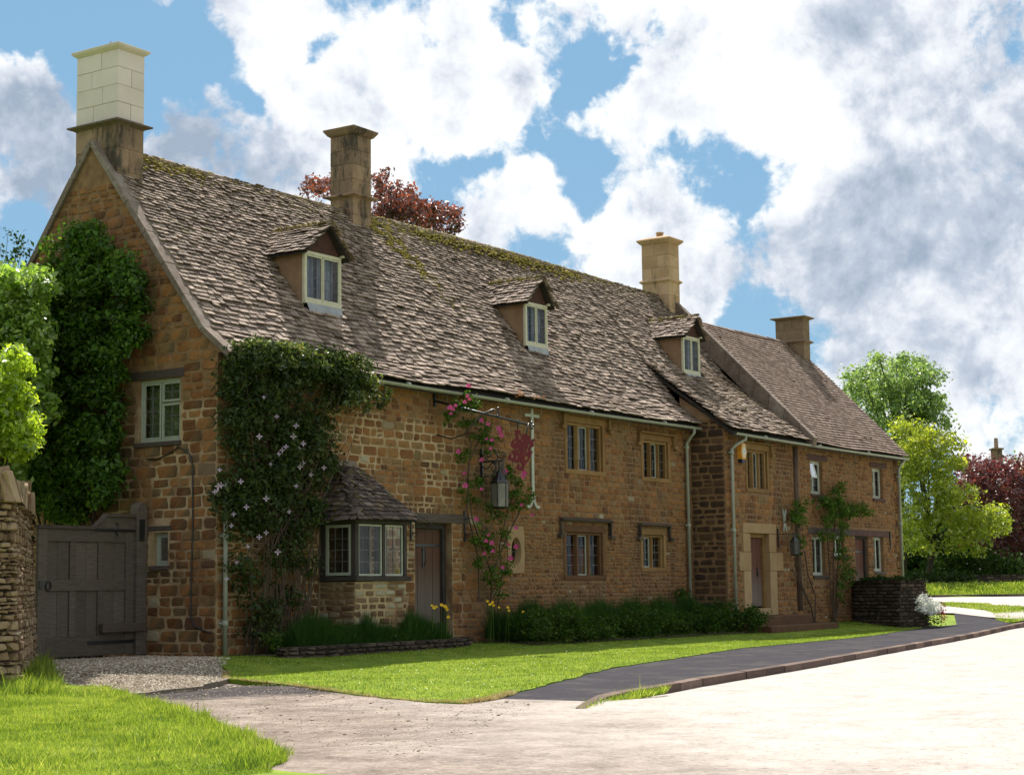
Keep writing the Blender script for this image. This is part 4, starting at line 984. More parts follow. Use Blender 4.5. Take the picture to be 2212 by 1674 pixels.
slates(SLATES, roof2, mp2, S2, lambda s: (FX-.15, CX-.12), spf(S2), lambda s: .27-.13*(max(s, 0)/S2)**.7, lambda s: .026-.008*s/S2, M['slate'], 42, skipd(PROF2))
# verge coping on the gable
b = MB()
pr = PROF+[(2*RY-y, z) for y, z in reversed(PROF[:-1])]
vq = []
for i, (a, c) in enumerate(zip(pr, pr[1:])):
    L = math.dist(a, c); k = max(1, int(L/.75))
    for t in range(k):
        p = (a[0]+(c[0]-a[0])*t/k, a[1]+(c[1]-a[1])*t/k); q = (a[0]+(c[0]-a[0])*(t+1)/k, a[1]+(c[1]-a[1])*(t+1)/k)
        n_ = Vector((0, -(q[1]-p[1]), q[0]-p[0])).normalized()
        if n_.z < 0: n_ = -n_
        j = rnd.uniform(-.01, .01); ms = MB()
        P0, Q0 = Vector((0, *p)), Vector((0, *q)); e = (Q0-P0).normalized()*.004
        ms.hexa([P0+e+Vector((-.07, 0, 0))-n_*.05, P0+e+Vector((.33, 0, 0))-n_*.05, Q0-e+Vector((.33, 0, 0))-n_*.05, Q0-e+Vector((-.07, 0, 0))-n_*.05,
                 P0+e+Vector((-.07, 0, 0))+n_*(.07+j), P0+e+Vector((.33, 0, 0))+n_*(.05+j), Q0-e+Vector((.33, 0, 0))+n_*(.05+j), Q0-e+Vector((-.07, 0, 0))+n_*(.07+j)])
        ms.build('verge_slab', M['mortar_roof'], roof, bevel=.01)
# stone coping between slate roof and tile roof
pr = [(-1.42, 5.16), (2.7, 9.28), (RY-.1, RZ-.02)]
for (a, c) in zip(pr, pr[1:]):
    L = math.dist(a, c); k = max(1, int(L/.6))
    for t in range(k):
        p = (a[0]+(c[0]-a[0])*t/k, a[1]+(c[1]-a[1])*t/k); q = (a[0]+(c[0]-a[0])*(t+1)/k, a[1]+(c[1]-a[1])*(t+1)/k)
        n_ = Vector((0, -(q[1]-p[1]), q[0]-p[0])).normalized(); P0, Q0 = Vector((CX, *p)), Vector((CX, *q)); e = (Q0-P0).normalized()*.004
        A, B = Vector((-.11, 0, 0)), Vector((.15, 0, 0)); ms = MB()
        ms.hexa([P0+e+A-Vector((0, 0, .5)), P0+e+B-Vector((0, 0, .5)), Q0-e+B-Vector((0, 0, .5)), Q0-e+A-Vector((0, 0, .5)), P0+e+A+n_*.13, P0+e+B+n_*.13, Q0-e+B+n_*.13, Q0-e+A+n_*.13])
        if p[0] < -.9: ms.v = [(x_, y_, max(z_, 5.02)) for x_, y_, z_ in ms.v]
        ms.build('coping_stone', M['mortar_roof'], roof2, bevel=.015)
# ridge tiles and moss
def ridge(x0, x1, y, z, owner, m, w=.14, skip=()):
    x = x0
    while x < x1-.1:
        L = min(rnd.uniform(.4, .55), x1-x); xm = x+L/2
        if not any(a-.1 < xm < c+.1 for a, c in skip):
            dz = -.05*math.sin(xm*.35)+.03+rnd.uniform(-.008, .008); ms = MB()
            pts = [(x+.005, y-w, z-w*1.2+dz), (x+.005, y-w*.45, z+.01+dz), (x+.005, y, z+.05+dz), (x+.005, y+w*.45, z+.01+dz), (x+.005, y+w, z-w*1.2+dz)]
            ms.prism(pts, (L-.01, 0, 0)); ms.build('ridge_tile', m, owner, bevel=.006)
        x += L
ridge(.8, CX-.5, RY, RZ+.02, roof, M['slate'], .15, [(7.59, 8.25), (22.3, 23.1)])
def moss(owner, pts, name='moss'):
    b = MB()
    for (p, r) in pts: b.blob(p, r, 1.3, 1, .55, .35)
    o = b.build(name, M['moss'], owner); o['kind'] = 'stuff'; return o
moss(br, MOSSB)
mp_ = []
for i in range(7000):
    x = rnd.uniform(.9, CX-.6)
    if 7.5 < x < 8.3: continue
    den = .45+.55*math.sin(x*1.1)*math.sin(x*.37+1)+(.5 if x > 8.3 else 0)
    if rnd.random() > den: continue
    t = abs(rnd.gauss(0, .13)); y = RY-t; mp_.append((Vector((x, y, RZ+.07-.05*math.sin(x*.35)-t*1.32+.02)), rnd.uniform(.018, .055)))
for i in range(4200):       # patch below the second stack
    s = S1-abs(rnd.gauss(0, 1))*.9-.1; x = 8.45+(S1-s)*.42+rnd.gauss(0, .22)*(1-.1*(S1-s))
    if s < 2.4 or math.sin(x*9+s*4)*math.sin(s*11-x*3) < -.2: continue
    p, n = mp1(x, s); mp_.append((p+n*.06, rnd.uniform(.012, .036)))
for i in range(2600):
    x = rnd.uniform(.4, FX); s = rnd.uniform(.3, S1)
    if math.sin(x*3.1+s*2)*math.sin(s*5.3-x*1.1)*math.sin(x*.7) < .45: continue
    if skipd(PROF)(x, s): continue
    p, n = mp1(x, s); mp_.append((p+n*.06, rnd.uniform(.010, .024)))
for (x, y, r_) in [(rnd.uniform(6.9, 7.6), rnd.uniform(2.6, 3.2), 0) for _ in range(260)]:
    mp_.append((Vector((x, y, profz(PROF, y)+.05)), rnd.uniform(.012, .03)))
moss(roof, mp_)

# ---- dormers
def dormer(x0, x1, zb, zt, xa, za, prof, seed, label):
    yf = 1.0
    ym = lambda z: next((a[0]+(z-a[1])/(c[1]-a[1])*(c[0]-a[0]) for a, c in zip(prof, prof[1:]) if z <= c[1]), prof[-1][0])
    # frame of the dormer front
    FD = Fr((0, yf, 0), (1, 0, 0), (0, -1, 0))
    b = MB(); fw = .055
    FD.box(b, x0, x1, zb, zb+.09, -.05, .03); FD.box(b, x0, x1, zt-.07, zt, -.05, .02); FD.box(b, x0, x0+fw, zb+.09, zt-.07, -.05, .02); FD.box(b, x1-fw, x1, zb+.09, zt-.07, -.05, .02)
    d = b.build('dormer', M['cream'], cot, bevel=.005); d['label'] = label
    xm = (x0+x1)/2
    FD.box(b, xm-.02, xm+.02, zb+.09, zt-.07, -.04, .02)
    lights(d, FD, x0+fw, xm-.012, zb+.095, zt-.075, -.01, 2, 4, M['cream'], .018, .03)
    lights(d, FD, xm+.012, x1-fw, zb+.095, zt-.075, -.01, 2, 4, M['cream'], .018, .03)
    b = MB(); k = 20
    for t in range(k):
        if t in (8, 9): continue
        xa_ = x0+.06+(x1-x0-.12)*t/k; xb_ = x0+.06+(x1-x0-.12)*(t+1)/k; q = .035
        b.poly([FD(xa_, zb+.1, -.16-q*(t % 2)), FD(xb_, zb+.1, -.16-q*((t+1) % 2)), FD(xb_, zt-.07, -.16-q*((t+1) % 2)), FD(xa_, zt-.07, -.16-q*(t % 2))], [(0, 1, 2, 3)])
    b.build('curtain', M['curt_blue'], d)
    # cheeks
    for s, x in ((0, x0), (1, x1)):
        xx = x+.015 if s == 0 else x-.055
        m_ = MB(); yb = ym(zt)
        m_.prism([(xx, yf+.05, zb-.1), (xx, yf+.05, zt-.03), (xx, yb+.1, zt-.03), (xx, ym(zb)-.02, zb-.1)], (.04, 0, 0)); m_.build('cheek', M['plaster'], d)
    b = MB(); b.prism([(x0+.02, yf+.055, zt+.005), (x1-.02, yf+.055, zt+.005), (xa, yf+.055, za-.07)], (0, -.05, 0)); b.build('gable_board', M['redboard'], d)
    for x in (x0-.01, x1+.01):
        b = MB(); b.tube([(x, yf+.05, zt+.03), (x, yf-.1, zt+.03)], .035, 8); b.build('purlin_end', M['cream'], d, True)
    b = MB(); y2 = ym(zb-.12); y3 = ym(zb-.42)
    b.v = [(x0+.1, yf-.02, zb+.0), (x1-.02, yf-.02, zb+.0), (x1+.0, y3, zb-.36), (x0+.16, y3, zb-.36)]
    p0 = Vector((0, yf-.02, zb-.0)); 
    b.v = [(x0+.05, yf-.035, zb+.01), (x1, yf-.035, zb+.01), (x1, ym(zb-.16)-.06, zb-.13), (x0+.1, ym(zb-.16)-.06, zb-.13), (x0+.1, ym(zb-.2)-.03, zb-.2), (x1, ym(zb-.2)-.03, zb-.2)]
    b.f = [(0, 1, 2, 3), (3, 2, 5, 4)]; b.build('lead_apron', M['lead'], d)
    # small gabled roof
    ov_ = .14
    for s in (0, 1):
        xe = x0-ov_ if s == 0 else x1+ov_; ze = zt-.06
        v = Vector((xa-xe, 0, za-ze)); L = v.length; un = Vector((0, 1, 0)); o = Vector((xe, yf-.16, ze))
        pm = planemap(o, un, v)
        yend = lambda q: ym(min(ze+(za-ze)*q/L, RZ-.01))-(yf-.16)+.04
        dk = MB(); nn = pm(0, 0)[1]
        pts = [o, o+un*yend(0), o+v+un*yend(L), o+v]; dk.prism([p-nn*.045 for p in pts], nn*.04); dk.build('roof_board', M['deck'], d)
        DS = Pieces()
        slates(DS, d, pm, L, lambda q: (0, yend(q)), lambda q: .12-.03*q/L, lambda q: .17, lambda q: .016, M['slate'], seed+s)
        DS.flush('slate', 300, 'slate_courses')
    x = yf-.17
    while x < ym(za)-.05:
        L = rnd.uniform(.28, .4); ms = MB(); w = .1
        ms.prism([(xa-w, x, za-w*.9+.03), (xa-w*.4, x, za+.04), (xa, x, za+.07), (xa+w*.4, x, za+.04), (xa+w, x, za-w*.9+.03)], (0, L-.01, 0)); ms.build('ridge_tile', M['slate'], d); x += L
    mq = [(Vector((xa-abs(rnd.gauss(0, .1)), rnd.uniform(yf-.15, ym(za)), za+.05)), rnd.uniform(.012, .03)) for _ in range(420)]
    mq = [(Vector((p.x, p.y, za+.07-1.0*abs(p.x-xa))), r) for p, r in mq]
    moss(d, mq)
dormer(*DORM[0], PROF, 51, 'nearest and widest dormer, with blue curtains')
dormer(*DORM[1], PROF, 53, 'middle dormer')
dormer(*DORM[2], PROF2, 55, 'farthest dormer, close to the coping')
STONES.flush('stone', 300, 'stone_courses')
SLATES.flush('slate', 300, 'slate_courses')

# ---- chimneys
def chimney(i, zb, zs, zt, m, mbase, label, cap, courses, pot=None, owner=cot, string=.09):
    x0, x1, y0, y1 = CH[i]
    b = MB(); b.box(x0+.01, x1-.01, y0+.01, y1-.01, zb, zt); c = b.build('chimney', mbase, owner); c['label'] = label
    ashlar_stack(c, x0, x1, y0, y1, zs+.05, zt, courses, m, 'block', 60+i)
    ashlar_stack(c, x0+.0, x1-.0, y0+.0, y1-.0, zb, zs-.05, max(2, int((zs-zb)/.38)), mbase, 'base_block', 70+i)
    b = MB(); sweep_ring(b, x0, x1, y0, y1, [(.005, zs-.06), (.03, zs-.04), (string, zs-.005), (string, zs+.025), (.012, zs+.075)]); b.build('string_course', M['mortar_roof'] if i == 0 else mbase, c)
    b = MB(); sweep_ring(b, x0, x1, y0, y1, cap(zt)); b.build('cap', m, c, bevel=.004)
    if pot:
        b = MB(); px_, py_ = (x0+x1)/2, (y0+y1)/2; b.tube([(px_, py_, zt+.1), (px_, py_, zt+.36), (px_, py_, zt+.37), (px_, py_, zt+.40)], [.12, .10, .125, .125], 12); b.build('chimney_pot', M['chim_gold'], c, True)
    return c
c1 = chimney(0, 8.3, 10.16, 11.60, M['chim_pale'], M['chim_old'], 'tall pale rendered chimney on the gable', lambda z: [(.0, z), (.07, z+.05), (.09, z+.09), (.085, z+.11)], 4, string=.13)
x0, x1, y0, y1 = CH[0]
b = MB(); xm, ym_ = (x0+x1)/2, (y0+y1)/2
for (u0, u1, w0, w1) in ((x0-.05, x1+.05, y0-.05, y1+.05),):
    k = [(xm-.13, ym_-.13), (xm+.13, ym_-.13), (xm+.13, ym_+.13), (xm-.13, ym_+.13)]
    b.poly([(p, q, 11.70) for p, q in k]+[(xm, ym_, 11.95)], [(0, 1, 4), (1, 2, 4), (2, 3, 4), (3, 0, 4)])
b.build('cowl', M['lead'], c1)
chimney(1, 8.9, 10.12, 11.55, M['chim_old'], M['chim_old'], 'stained stone chimney in the middle of the roof', lambda z: [(.0, z), (.05, z+.03), (.12, z+.13), (.13, z+.17), (.115, z+.18)], 4, string=.13)
chimney(2, 8.6, 10.24, 11.38, M['chim_gold'], M['chim_gold'], 'golden stone chimney with a single pot', lambda z: [(.0, z), (.04, z+.03), (.11, z+.10), (.12, z+.14), (.10, z+.16), (-.1, z+.24)], 3, pot=True, string=.07)

# ------------------------------------------------------------------ adjoining tiled cottage
adj = thing('tiled_cottage', (CX, -1, 0), 'smaller stone cottage with plain brown tile roof at the far end of the row', 'cottage')
AST, ATL = Pieces(), Pieces()
A_ = (23.5, 24.35, 3.72, 4.68); B_ = (28.14, 29.0, 3.76, 4.70); C_ = (23.46, 24.35, 1.38, 2.5); D_ = (25.0, 25.75, 1.95, 2.54); E_ = (28.05, 28.85, 1.5, 2.56); DR = (26.58, 27.6, -.2, 2.56)
wa = wall_mesh('front_wall', FP, [CX+.16, EX], [-.6, 5.2], [A_, B_, C_, D_, E_, DR], .3, M['mortar'], adj)
b = MB(); b.prism([(EX-.3, -1, -.6), (EX-.3, 6, -.6), (EX-.3, 6, 5.2), (EX-.3, 2.5, 8.9), (EX-.3, -1, 5.3)], (.3, 0, 0)); b.build('gable_wall', M['mortar'], adj)
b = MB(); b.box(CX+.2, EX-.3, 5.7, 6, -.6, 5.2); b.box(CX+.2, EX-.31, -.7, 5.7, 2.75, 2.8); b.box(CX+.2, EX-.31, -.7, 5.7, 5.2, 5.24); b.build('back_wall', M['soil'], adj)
lay_wall(AST, wa, FP, lambda z: (CX+.12, EX), -.2, 5.18, [(A_[0], A_[1], A_[2]-.09, A_[3]+.22), (B_[0], B_[1], B_[2]-.09, B_[3]+.2), (C_[0], C_[1], C_[2]-.2, 2.76), (D_[0], D_[1], D_[2]-.08, 2.76), (E_[0], E_[1], E_[2]-.1, 2.76), (DR[0], DR[1], -1, 2.76), (23.2, 29.35, 2.6, 2.76)],
         lambda z, r: r.uniform(.075, .15), lambda u, z, h, r: h*r.uniform(1.1, 2.3)+.04, M['stone'], .014, .014, 17, pickF)
for i in range(21):
    z = -.15+i*.25; w = .36 if i % 2 else .22; b = MB(); b.box(EX-w, EX+.025, -1.034-.004*(i % 3), -.7, z+.008, z+.242); b.build('quoin', M['stone'], adj, bevel=.02)
AST.flush('stone', 300, 'stone_courses')
roof3 = deck('roof', PROF3, CX+.15, EX+.1, adj)
slates(ATL, roof3, mp3, S3, lambda s: (CX+.16, EX+.12), lambda s: .125, lambda s: .17, lambda s: .030, M['tile'], 43, lambda u, s: (29.77 < u < 30.23 and mp3(u, s)[0].y > 1.9), .12)
ATL.flush('tile', 300, 'tile_courses')
ridge(CX+.2, 29.7, 2.5, 9.05, roof3, M['tile'], .13)
x0, x1, y0, y1 = CH[3]
chimney(3, 8.0, 9.12, 9.86, M['chim_rough'], M['chim_rough'], 'squat brown chimney on the far gable', lambda z: [(.0, z), (.03, z+.02), (.13, z+.06), (.14, z+.09), (.12, z+.1)], 2, owner=adj, string=.1)
wA = casement_window(adj, FP, *A_, [(.42, 1, 0, 1, 2, 4), (0, .4, 0, .5, 2, 2)], M['tie'], .13, .05, sillm=M['redbeam'], label='upper window with one small pane pushed open')
# the open top light
b = MB(); x0, x1, z0, z1 = A_[0]+.05, A_[0]+.40, 4.2, 4.66
q = [FP(x0, z1, -.1), FP(x1, z1, -.1), FP(x1, z0, .02), FP(x0, z0, .02)]
b.poly(q, [(0, 1, 2, 3)]); b.build('pane', M['glass'], wA)
b = MB()
for a, c in zip(q, q[1:]+q[:1]): b.tube([a, c], .018, 4)
b.build('open_casement', M['white'], wA)
casement_window(adj, FP, *B_, [(.45, 1, 0, 1, 1, 3), (0, .43, .48, 1, 1, 2), (0, .43, 0, .46, 1, 2)], M['tie'], .13, .05, sillm=M['redbeam'], curtain=[(28.5, 28.9, 3.8, 4.6, M['curt_blue'])], label='upper window nearest the far corner')
casement_window(adj, FP, *C_, [(0, .5, 0, 1, 2, 4), (.5, 1, 0, 1, 2, 4)], M['tie'], .13, .05, sillm=M['beam'], curtain=[(23.6, 23.9, 1.4, 2.4, M['curt_grey'])], label='lower window half hidden by the climber')
casement_window(adj, FP, *D_, [(0, .5, 0, 1, 1, 2), (.5, 1, 0, 1, 1, 2)], M['tie'], .13, .05, sillm=M['beam'], label='small window left of the door')
casement_window(adj, FP, *E_, [(0, .5, 0, 1, 1, 4), (.5, 1, 0, 1, 1, 4)], M['tie'], .13, .05, sillm=M['beam'], curtain=[(28.2, 28.7, 1.5, 2.4, M['curt_grey'])], label='lower window right of the door')
for (u0, u1, z0, z1) in ((23.25, 24.7, 4.70, 4.86), (27.95, 29.3, 4.72, 4.87)): fbox(FP, 'lintel', M['redbeam'], adj, u0, u1, z0, z1, -.25, .03, .015)
for (u0, u1) in ((23.15, 26.3), (26.31, 29.3)): fbox(FP, 'long_beam', M['redbeam'] if u0 > 25 else M['beam'], adj, u0, u1, 2.56, 2.75, -.25, .03, .015)
d3 = plank_door(adj, FP, DR[0]+.0, DR[1]-.0, .0, 2.56, 4, M['door2'], .15, M['frameoak'], .07, 'pale plank door behind the garden wall', iron=True)
fbox(FP, 'letter_plate', M['iron'], d3, 26.78, 26.98, 1.15, 1.3, -.14, -.125, .003)
fbox(FP, 'hinge_bar', M['iron'], adj, 29.35, 29.39, 2.2, 2.75, .0, .05, .003)

# ------------------------------------------------------------------ gutters and pipes
def gutter(x0, x1, y, z, name_label, dz=0, parent=None):
    b = MB(); n = 8; r = .058; seg = 24
    for i in range(seg):
        xa = x0+(x1-x0)*i/seg; xb = x0+(x1-x0)*(i+1)/seg
        sg = lambda x: -.03*math.sin((x-x0)/(x1-x0)*PI)*1.0+dz*(x-x0)/(x1-x0)
        for j in range(n):
            a0, a1 = PI+PI*j/n, PI+PI*(j+1)/n
            P_ = lambda x, a, q: (x, y+math.cos(a)*q, z+sg(x)+math.sin(a)*q)
            b.poly([P_(xa, a0, r), P_(xb, a0, r), P_(xb, a1, r), P_(xa, a1, r)], [(0, 1, 2, 3)])
            b.poly([P_(xa, a0, r-.008), P_(xb, a0, r-.008), P_(xb, a1, r-.008), P_(xa, a1, r-.008)], [(3, 2, 1, 0)])
        b.poly([(xa, y-r, z+sg(xa)), (xb, y-r, z+sg(xb)), (xb, y-r+.012, z+sg(xb)+.004), (xa, y-r+.012, z+sg(xa)+.004)], [(0, 1, 2, 3)])
    t = thing('gutter', (x0, y, z), name_label, 'gutter'); b.build('channel', M['gutter'], t, True)
    x = x0+.5
    while x < x1:
        m_ = MB(); m_.tube([(x, y-r-.004, z+.01+sg(x)), (x, y-r*.6, z-r*.75+sg(x)), (x, y, z-r-.004+sg(x)), (x, y+r, z+sg(x)), (x, y+.15, z+.02+sg(x))], .006, 5)
        m_.tube([(x, y+.18, z-.02), (x, y+.19, z-.2)], .005, 4); m_.build('gutter_bracket', M['gutter'], t); x += rnd.uniform(.85, 1.15)
    for x in np.arange(x0+1.8, x1-.5, 3.6):
        m_ = MB(); m_.tube([(x-.04, y, z-.004+sg(x)), (x+.04, y, z-.004+sg(x))], r+.006, 10); m_.build('joint', M['gutter'], t, True)
    return t
gutter(3.4, 17.98, -.36, 5.27, 'long sage gutter under the slate eaves of the cottage front')
gutter(18.0, EX+.05, -1.36, 5.09, 'gutter along the forward wall and the tiled cottage')
def downpipe(pts, r, label, knobs, foot=None):
    t = thing('downpipe', pts[-1], label, 'drainpipe')
    b = MB(); b.tube(pts, r, 10); b.build('pipe', M['gutter'], t, True)
    for (p, z) in knobs:
        m_ = MB(); m_.tube([(p[0], p[1], z-.05), (p[0], p[1], z-.04), (p[0], p[1], z+.04), (p[0], p[1], z+.05)], [r+.004, r+.016, r+.016, r+.004], 10)
        m_.box(p[0]-.09, p[0]+.09, p[1]+r-.01, p[1]+r+.02, z-.015, z+.015); m_.build('collar', M['gutter'], t, True)
    return t
downpipe([(.14, -.09, 3.1), (.14, -.09, -.02)], .042, 'downpipe on the near corner beside the clematis', [((.14, -.09), 2.1), ((.14, -.09), .55)])
fs = thing('foot_stone', (.1, -.1, 0), 'small worn stone block under the corner downpipe', 'stone block')
b = MB(); b.box(-.12, .32, -.3, .02, -.25, -.03); b.build('block', M['ashlar_brown'], fs, bevel=.03)
downpipe([(17.62, -.36, 5.23), (17.62, -.36, 5.12), (17.66, -.2, 4.98), (17.68, -.1, 4.85), (17.68, -.1, .0)], .042, 'downpipe in the corner where the front steps forward', [((17.68, -.1), 4.75), ((17.68, -.1), 2.7)])
downpipe([(18.62, -1.36, 5.05), (18.62, -1.36, 4.95), (18.42, -1.2, 4.82), (18.3, -1.1, 4.68), (18.3, -1.1, .0)], .042, 'swan necked downpipe beside the alarm box', [((18.3, -1.1), 4.6), ((18.3, -1.1), 2.55), ((18.3, -1.1), .5)])
downpipe([(30.08, -1.36, 5.05), (30.08, -1.2, 4.9), (30.08, -1.12, 4.75), (30.08, -1.12, -.1)], .045, 'downpipe on the far corner of the tiled cottage', [((30.08, -1.12), 4.5), ((30.08, -1.12), 3.0)])
# old brown flue pipe between the two houses
t = thing('old_flue', (22.42, -1.03, .4), 'brown half round flue running up the joint of the two houses', 'pipe')
b = MB(); b.tube([(22.42, -1.03, .4), (22.42, -1.03, 5.0)], .09, 10); b.build('pipe', M['vent'], t, True)
# pale iron tie bar with a forked anchor foot
t = thing('wall_tie', (10.3, -.03, 2.9), 'pale painted iron tie bar with cross arm and anchor foot on the wall', 'wall tie')
b = MB(); FF.box(b, 10.26, 10.36, 3.15, 5.2, .02, .05); FF.box(b, 10.0, 10.255, 5.0, 5.07, .02, .05); FF.box(b, 10.365, 10.6, 5.0, 5.07, .02, .05); b.build('bar', M['tie'], t, bevel=.005)
b = MB()
for s in (-1, 1):
    pts = [(10.31+s*.02, 3.2), (10.31+s*.05, 3.05), (10.31+s*.13, 2.95), (10.31+s*.26, 2.95)]
    for (a, c) in zip(pts, pts[1:]):
        d = Vector((c[0]-a[0], c[1]-a[1])).normalized(); n_ = Vector((-d.y, d.x))*.035
        b.hexa([FF(a[0]-n_.x, a[1]-n_.y, .02+.002*s), FF(c[0]-n_.x, c[1]-n_.y, .02+.002*s), FF(c[0]+n_.x, c[1]+n_.y, .02+.002*s), FF(a[0]+n_.x, a[1]+n_.y, .02+.002*s)]+[FF(a[0]-n_.x, a[1]-n_.y, .05+.002*s), FF(c[0]-n_.x, c[1]-n_.y, .05+.002*s), FF(c[0]+n_.x, c[1]+n_.y, .05+.002*s), FF(a[0]+n_.x, a[1]+n_.y, .05+.002*s)])
b.build('anchor_foot', M['tie'], t)
# X shaped wall plate
t = thing('wall_plate', (21.57, -1.03, 2.6), 'pale grey X shaped iron wall plate above the small lantern', 'wall plate')
b = MB(); X0, Z0 = 21.57, 2.88
sh = [(-.09, -.28), (-.03, -.08), (-.055, .0), (-.10, .27), (-.11, .34), (-.07, .30), (-.02, .17), (.02, .17), (.09, .33), (.12, .33), (.10, .2), (.045, .02), (.06, -.06), (.13, -.27), (.09, -.3), (.02, -.14), (-.02, -.14), (-.06, -.3)]
b.prism([FP(X0+u, Z0+z, .05) for u, z in sh], (0, .03, 0)); b.build('plate', M['tie'], t)
b = MB(); b.tube([FP(X0, Z0-.03, .0), FP(X0, Z0-.03, .12)], .025, 8); b.build('bolt', M['iron'], t, True)
# alarm box
t = thing('alarm_box', (18.95, -1.1, 4.7), 'orange hexagonal alarm box with white badge under the gutter', 'alarm')
M['orange'] = mat('orange_plastic', [(.3, (.70, .28, .03)), (.7, (.82, .36, .05))], 4, 3, .4); M['cream_pl'] = mat('cream_plastic', [(.3, (.55, .42, .22)), (.7, (.62, .48, .26))], 4, 3, .4)
M['navy'] = mat('navy_plastic', [(.3, (.01, .012, .03)), (.7, (.02, .022, .05))], 4, 3, .4); M['badge'] = mat('white_badge', [(.3, (.6, .62, .66)), (.7, (.7, .72, .75))], 4, 3, .5)
ax, az = 18.95, 4.66
hx = [(-.10, .22), (.10, .22), (.17, .0), (.10, -.2), (-.10, -.2), (-.17, .0)]
b = MB(); b.prism([FP(ax+u, az+z, .0) for u, z in hx], (0, -.13, 0)); b.build('case', M['orange'], t)
b = MB(); b.prism([FP(ax+u*.84, az+z*.84, .131) for u, z in hx], (0, -.012, 0)); b.build('face', M['cream_pl'], t)
b = MB(); b.prism([FP(ax-.06, az-.07, .144), FP(ax+.06, az-.07, .144), FP(ax+.06, az+.07, .144), FP(ax-.06, az+.07, .144)], (0, -.004, 0)); b.build('badge', M['badge'], t)
b = MB(); b.prism([FP(ax-.018, az-.02, .149), FP(ax+.018, az-.02, .149), FP(ax+.018, az+.02, .149), FP(ax-.018, az+.02, .149)], (0, -.002, 0)); b.build('emblem', M['navy'], t)
b = MB(); b.prism([FP(ax-.11, az-.205, .0), FP(ax+.11, az-.205, .0), FP(ax+.07, az-.3, .0), FP(ax-.07, az-.3, .0)], (0, -.12, 0)); b.build('lamp', M['navy'], t)

# ------------------------------------------------------------------ hanging sign on its iron bracket
Y = lambda px, py, y: at(px, py, 1, y)
sg = thing('sign_bracket', (6.57, -.02, 5.1), 'black iron bracket reaching out from the wall to hold the red sign', 'bracket')
A = Y(939, 866, -.03); B = Y(1148, 919, -1.9)
b = MB(); b.tube([A, A.lerp(B, .5), B], .024, 8); b.build('arm', M['iron'], sg, True)
b = MB(); b.box(A.x-.03, A.x+.03, -.05, -.005, A.z-.12, A.z+.14); b.build('wall_bar', M['iron'], sg)
c0 = Y(943, 939, -.03); e = Y(1065, 884, -1.15)
ctr = [c0, Y(975, 948, -.35), Y(1003, 938, -.62), Y(1020, 918, -.78), Y(1040, 896, -.95), e, Y(1078, 890, -1.28), Y(1077, 898, -1.27), Y(1072, 897, -1.24)]
b = MB(); b.tube(ctr, .016, 7); b.build('brace', M['iron'], sg, True)
b = MB()
for q in ((1061, 887), (1076, 882), (1148, 913), (1152, 919), (1149, 925)):
    p = Y(*q, -1.25 if q[0] < 1100 else -1.92); b.blob(p, .035, j=.02)
b.build('knob', M['iron'], sg, True)
for (q0, q1) in (((1119, 905), (1118, 926)), ((1142, 914), (1137, 938))):
    yy = -1.9*(q0[0]-939)/209; m_ = MB(); m_.tube([Y(*q0, yy), Y(*q1, yy)], .018, 6); m_.build('hook', M['iron'], sg, True)
# the cut out plate: outline traced at real size and given thickness. zoom frame: 9.3 px per photo px
def SG(x, y): return ((1440+x/9.3)/1.35624, (1220+y/9.3)/1.35624)
out = [(620, 360), (690, 375), (700, 350), (745, 360), (795, 385), (775, 440), (800, 480), (815, 540), (835, 555), (835, 490), (880, 470), (925, 468), (965, 500), (1010, 520), (1070, 545), (1065, 590), (1045, 640), (1085, 660),
       (1105, 620), (1140, 605), (1210, 640), (1150, 675), (1148, 760), (1170, 800), (1110, 835), (1060, 860), (1055, 950), (1135, 940), (1100, 1010), (1075, 1080), (1040, 1130), (1010, 1200), (960, 1270), (915, 1330), (885, 1370),
       (890, 1460), (880, 1490), (760, 1470), (700, 1430), (650, 1395), (690, 1350), (710, 1275), (650, 1265), (610, 1230), (565, 1265), (535, 1190), (455, 1190), (465, 1110), (445, 1085), (490, 1030), (520, 950), (560, 920), (600, 930), (610, 880), (565, 850), (520, 810), (530, 760), (515, 710), (555, 680), (575, 640), (640, 625), (630, 580), (660, 560), (630, 520), (640, 440)]
holes_ = [[(735, 480), (775, 500), (800, 560), (820, 600), (765, 625), (745, 560)], [(640, 660), (670, 670), (670, 705), (640, 730), (615, 745), (625, 700)], [(1015, 735), (1035, 760), (1030, 820), (1010, 840), (990, 800), (1000, 760)],
          [(825, 650), (865, 660), (855, 690), (820, 670)], [(640, 870), (655, 905), (620, 915)], [(690, 865), (720, 885), (740, 930), (710, 920), (685, 900)], [(740, 945), (770, 965), (755, 1005), (738, 985)],
          [(530, 970), (560, 970), (570, 1020), (600, 1060), (595, 1110), (560, 1135), (535, 1110), (550, 1060), (530, 1020)], [(690, 1070), (715, 1070), (710, 1120), (680, 1180), (670, 1160), (680, 1110)],
          [(895, 955), (915, 950), (905, 1040), (885, 1075)], [(975, 870), (1000, 880), (975, 985), (945, 980), (950, 930)], [(905, 1100), (945, 1075), (985, 1090), (980, 1140), (950, 1195), (925, 1185), (900, 1150)],
          [(735, 1235), (770, 1265), (815, 1290), (815, 1350), (790, 1385), (765, 1370), (770, 1310), (725, 1270)], [(890, 870), (910, 880), (895, 915), (880, 895)], [(925, 1235), (935, 1255), (922, 1285), (915, 1265)]]
cu = bpy.data.curves.new('plate', 'CURVE'); cu.dimensions = '2D'; cu.fill_mode = 'BOTH'; cu.extrude = .006
O_ = Y(1127, 975, -1.72)
e1 = (B-A); e1 = Vector((e1.x, e1.y, 0)).normalized(); nn_ = Vector((0, 0, 1)).cross(e1)
